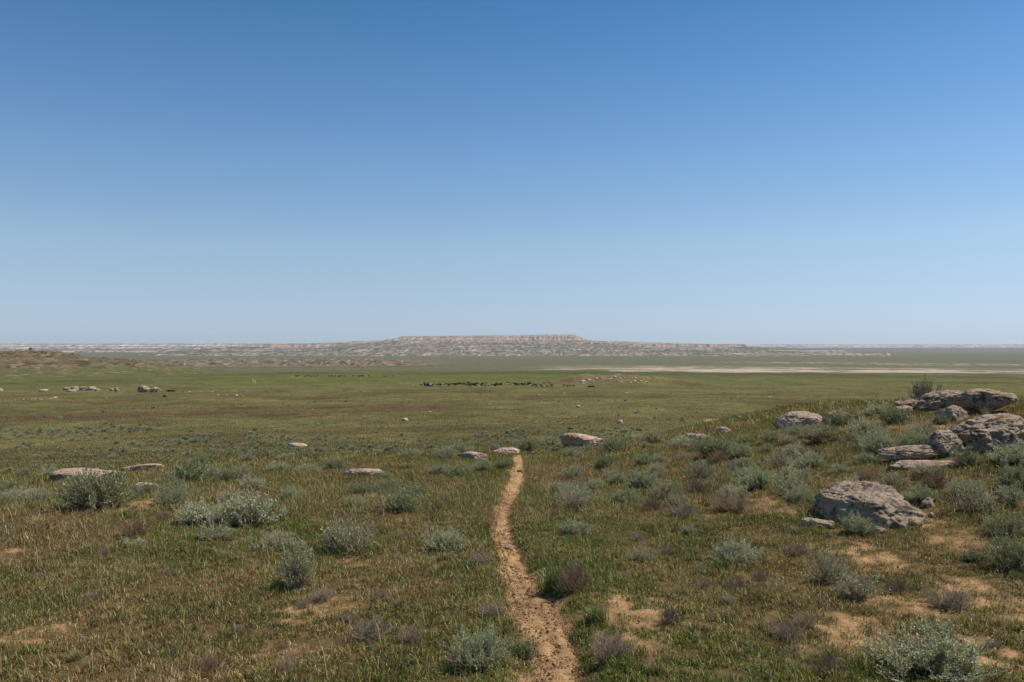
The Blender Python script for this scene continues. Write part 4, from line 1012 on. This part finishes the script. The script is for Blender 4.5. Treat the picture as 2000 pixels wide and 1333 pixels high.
# ------------------------------------------------------------------ animals: one skinned body per pose, copied over the plain
def animal_mesh(name, pose, mat):
    if pose == 'graze': head = [(.40, 0, .50, .11, .12), (.55, 0, .33, .075, .09), (.66, 0, .16, .075, .085), (.74, 0, .05, .05, .05)]
    else: head = [(.40, 0, .62, .11, .13), (.50, 0, .82, .075, .09), (.60, 0, .93, .075, .08), (.74, 0, .86, .045, .05)]
    V = [(-.36, 0, .58, .19, .20), (-.12, 0, .56, .22, .22), (.14, 0, .57, .21, .22), (.30, 0, .58, .17, .18)] + head
    E = [(0, 1), (1, 2), (2, 3)] + [(3, 4), (4, 5), (5, 6), (6, 7)]
    i = len(V); V += [(-.46, 0, .52, .045, .05), (-.49, 0, .40, .03, .03)]; E += [(0, i), (i, i + 1)]          # tail
    for sy in (-1, 1):
        i = len(V); V += [(-.34, .12 * sy, .40, .085, .075), (-.39, .12 * sy, .22, .04, .04), (-.35, .12 * sy, .0, .035, .03)]; E += [(0, i), (i, i + 1), (i + 1, i + 2)]
        i = len(V); V += [(.27, .11 * sy, .38, .07, .065), (.28, .11 * sy, .2, .04, .04), (.27, .11 * sy, .0, .035, .03)]; E += [(3, i), (i, i + 1), (i + 1, i + 2)]
        i = len(V); hx, hz = head[2][0], head[2][2]; V += [(hx - .04, .13 * sy, hz + .03, .03, .02)]; E += [(6, i)]  # ear
    me = bpy.data.meshes.new(name); me.from_pydata([v[:3] for v in V], E, [])
    ob = bpy.data.objects.new(name, me); C.objects.link(ob)
    ob.modifiers.new("skin", 'SKIN'); sub = ob.modifiers.new("sub", 'SUBSURF'); sub.levels = 1; sub.render_levels = 1
    for q, v in zip(me.skin_vertices[0].data, V): q.radius = (v[3], v[4])
    me.skin_vertices[0].data[0].use_root = True
    dg = bpy.context.evaluated_depsgraph_get(); dg.update()
    out = bpy.data.meshes.new_from_object(ob.evaluated_get(dg)); out.name = name
    bpy.data.objects.remove(ob); bpy.data.meshes.remove(me)
    out.materials.clear(); out.materials.append(mat)
    out.polygons.foreach_set("use_smooth", np.ones(len(out.polygons), bool))
    return out
M_blk = plain_mat("black_wool", (.018, .016, .015)); M_wht = plain_mat("pale_wool", (.52, .47, .40)); M_brn = plain_mat("dark_hide", (.035, .026, .022))
SHB = [animal_mesh("sheep", p, M_blk) for p in ('graze', 'stand')]; SHW = [animal_mesh("sheep", p, M_wht) for p in ('graze', 'stand')]; COW = [animal_mesh("cow", p, M_brn) for p in ('graze', 'stand')]
def animal(px, py, src, name, label, cat, group, s):
    X, Y, Z = hit(px, py)
    o = link(name, src, None, (X, Y, float(ground_z(X, Y, False)) - .01), rng.choice([0, math.pi]) + rng.normal(0, .5), s); tag(o, label, cat, group)
for i in range(150):
    u = rng.uniform(0, 1) ** 1.15; px = 829 + 214 * u
    if 845 < px < 875 and rng.uniform() < .4: px += 70
    py = 752.6 + rng.normal(0, 1.3) + .6 * math.sin(px / 21) - .3 * u
    wh = rng.uniform() < .09
    if wh: animal(px, py, SHW[i % 2], "sheep", "pale sheep among the black ones in the crowded herd on the plain", "sheep", "crowded grazing herd", rng.uniform(.85, 1.05))
    else: animal(px, py, SHB[i % 2], "sheep", "black sheep in the crowded herd strung across the middle plain", "sheep", "crowded grazing herd", rng.uniform(.76, 1.0))
for i, (px, py) in enumerate([(822, 753.5), (1046, 754), (1048, 756.5), (1056, 754.5), (1059, 756.5), (1063, 749.5), (1072, 749.5), (1069, 756.5), (1076, 755.5), (1079, 754.5), (1101, 754.5), (1108, 756.5), (1114, 756), (1121, 756.5)]):
    animal(px, py, SHB[i % 2], "sheep", "stray black sheep apart from the herd, between it and the mound" if i else "single black sheep trailing off the herd's left end", "sheep", "stray sheep at the herd's ends", .9)
for i, px in enumerate([578, 583, 596, 601, 607, 613, 621, 643, 648, 654, 661, 663, 667, 673, 690, 701, 704, 707, 709, 720, 750, 754, 768]):
    animal(px, 736.3 + rng.normal(0, .3), COW[i % 2], "cow", "dark cow in the thin far line of cattle on the bright green band", "cow", "far line of cattle", rng.uniform(1.1, 1.4))

# long dark troughs and two pale marker posts on the plain
def box_into(bm, x0, x1, y0, y1, z0, z1, taper=0):
    vs = [bm.verts.new(p) for p in ((x0, y0, z0), (x1, y0, z0), (x1, y1, z0), (x0, y1, z0), (x0 - taper, y0 - taper, z1), (x1 + taper, y0 - taper, z1), (x1 + taper, y1 + taper, z1), (x0 - taper, y1 + taper, z1))]
    for f in ((3, 2, 1, 0), (4, 5, 6, 7), (0, 1, 5, 4), (1, 2, 6, 5), (2, 3, 7, 6), (3, 0, 4, 7)): bm.faces.new([vs[i] for i in f])
def bm_obj(name, bm, mat, parent=None):
    me = bpy.data.meshes.new(name); bm.to_mesh(me); bm.free(); me.materials.append(mat); return link(name, me, parent)
M_tr = plain_mat("dark_metal", (.02, .02, .022))
def trough(px, py, L, label, rz):
    X, Y, Z = hit(px, py); root = bpy.data.objects.new("trough", None); C.objects.link(root); root.location = (X, Y, Z); root.rotation_euler = (0, 0, rz)
    bm = bmesh.new(); h = L / 2
    box_into(bm, -h, h, -.35, -.29, .12, .5, .03); box_into(bm, -h, h, .29, .35, .12, .5, .03); box_into(bm, -h, -h + .06, -.288, .288, .12, .5); box_into(bm, h - .06, h, -.288, .288, .12, .5); box_into(bm, -h + .062, h - .062, -.287, .287, .10, .16)
    bm_obj("basin", bm, M_tr, root)
    for sx in (-.7, .7):
        bm = bmesh.new(); box_into(bm, sx * h - .08, sx * h + .08, -.4, .4, -.05, .11); bm_obj("foot", bm, M_tr, root)
    tag(root, label, "trough", "dark troughs on the plain")
trough(1155, 756.5, 2.3, "long dark trough on the turf just below the rocky mound", .05)
trough(334, 765.5, 2.6, "long dark trough beside the twin boulders on left plain", -.08)
M_post = plain_mat("pale_yellow_paint", (.62, .60, .40))
for (px, py, l, ln) in ((495, 749, "left one of two pale leaning posts on the green plain", .16), (499.5, 750, "right one of two pale leaning posts, slightly taller", .28)):
    X, Y, Z = hit(px, py); bm = bmesh.new(); H = 2.1
    prev = None
    for i in range(9):
        t = i / 8; cx = -ln * 3.0 * t ** 1.5; r = .16 - .06 * t
        ring = [bm.verts.new((cx + r * math.cos(a), r * math.sin(a), H * t)) for a in np.linspace(0, 2 * math.pi, 8, endpoint=False)]
        if prev:
            for q in range(8): bm.faces.new((prev[q], prev[(q + 1) % 8], ring[(q + 1) % 8], ring[q]))
        prev = ring
    bm.faces.new(prev)
    o = bm_obj("marker_post", bm, M_post); o.location = (X, Y, Z); tag(o, l, "post", None)

# ------------------------------------------------------------------ air
def haze():
    bm = bmesh.new(); box_into(bm, -17000, 17000, -17000, 17000, -95, 110)
    m, nt, out = new_mat("air"); v = N(nt, "ShaderNodeVolumePrincipled", Density=3.2e-5, Anisotropy=0.2)
    v.inputs["Color"].default_value = (.80, .88, 1.0, 1)
    nt.links.new(v.outputs[0], out.inputs["Volume"])
    tag(bm_obj("haze", bm, m), "thin pale blue haze over the far plain and mesas", "haze", kind="stuff")
haze()
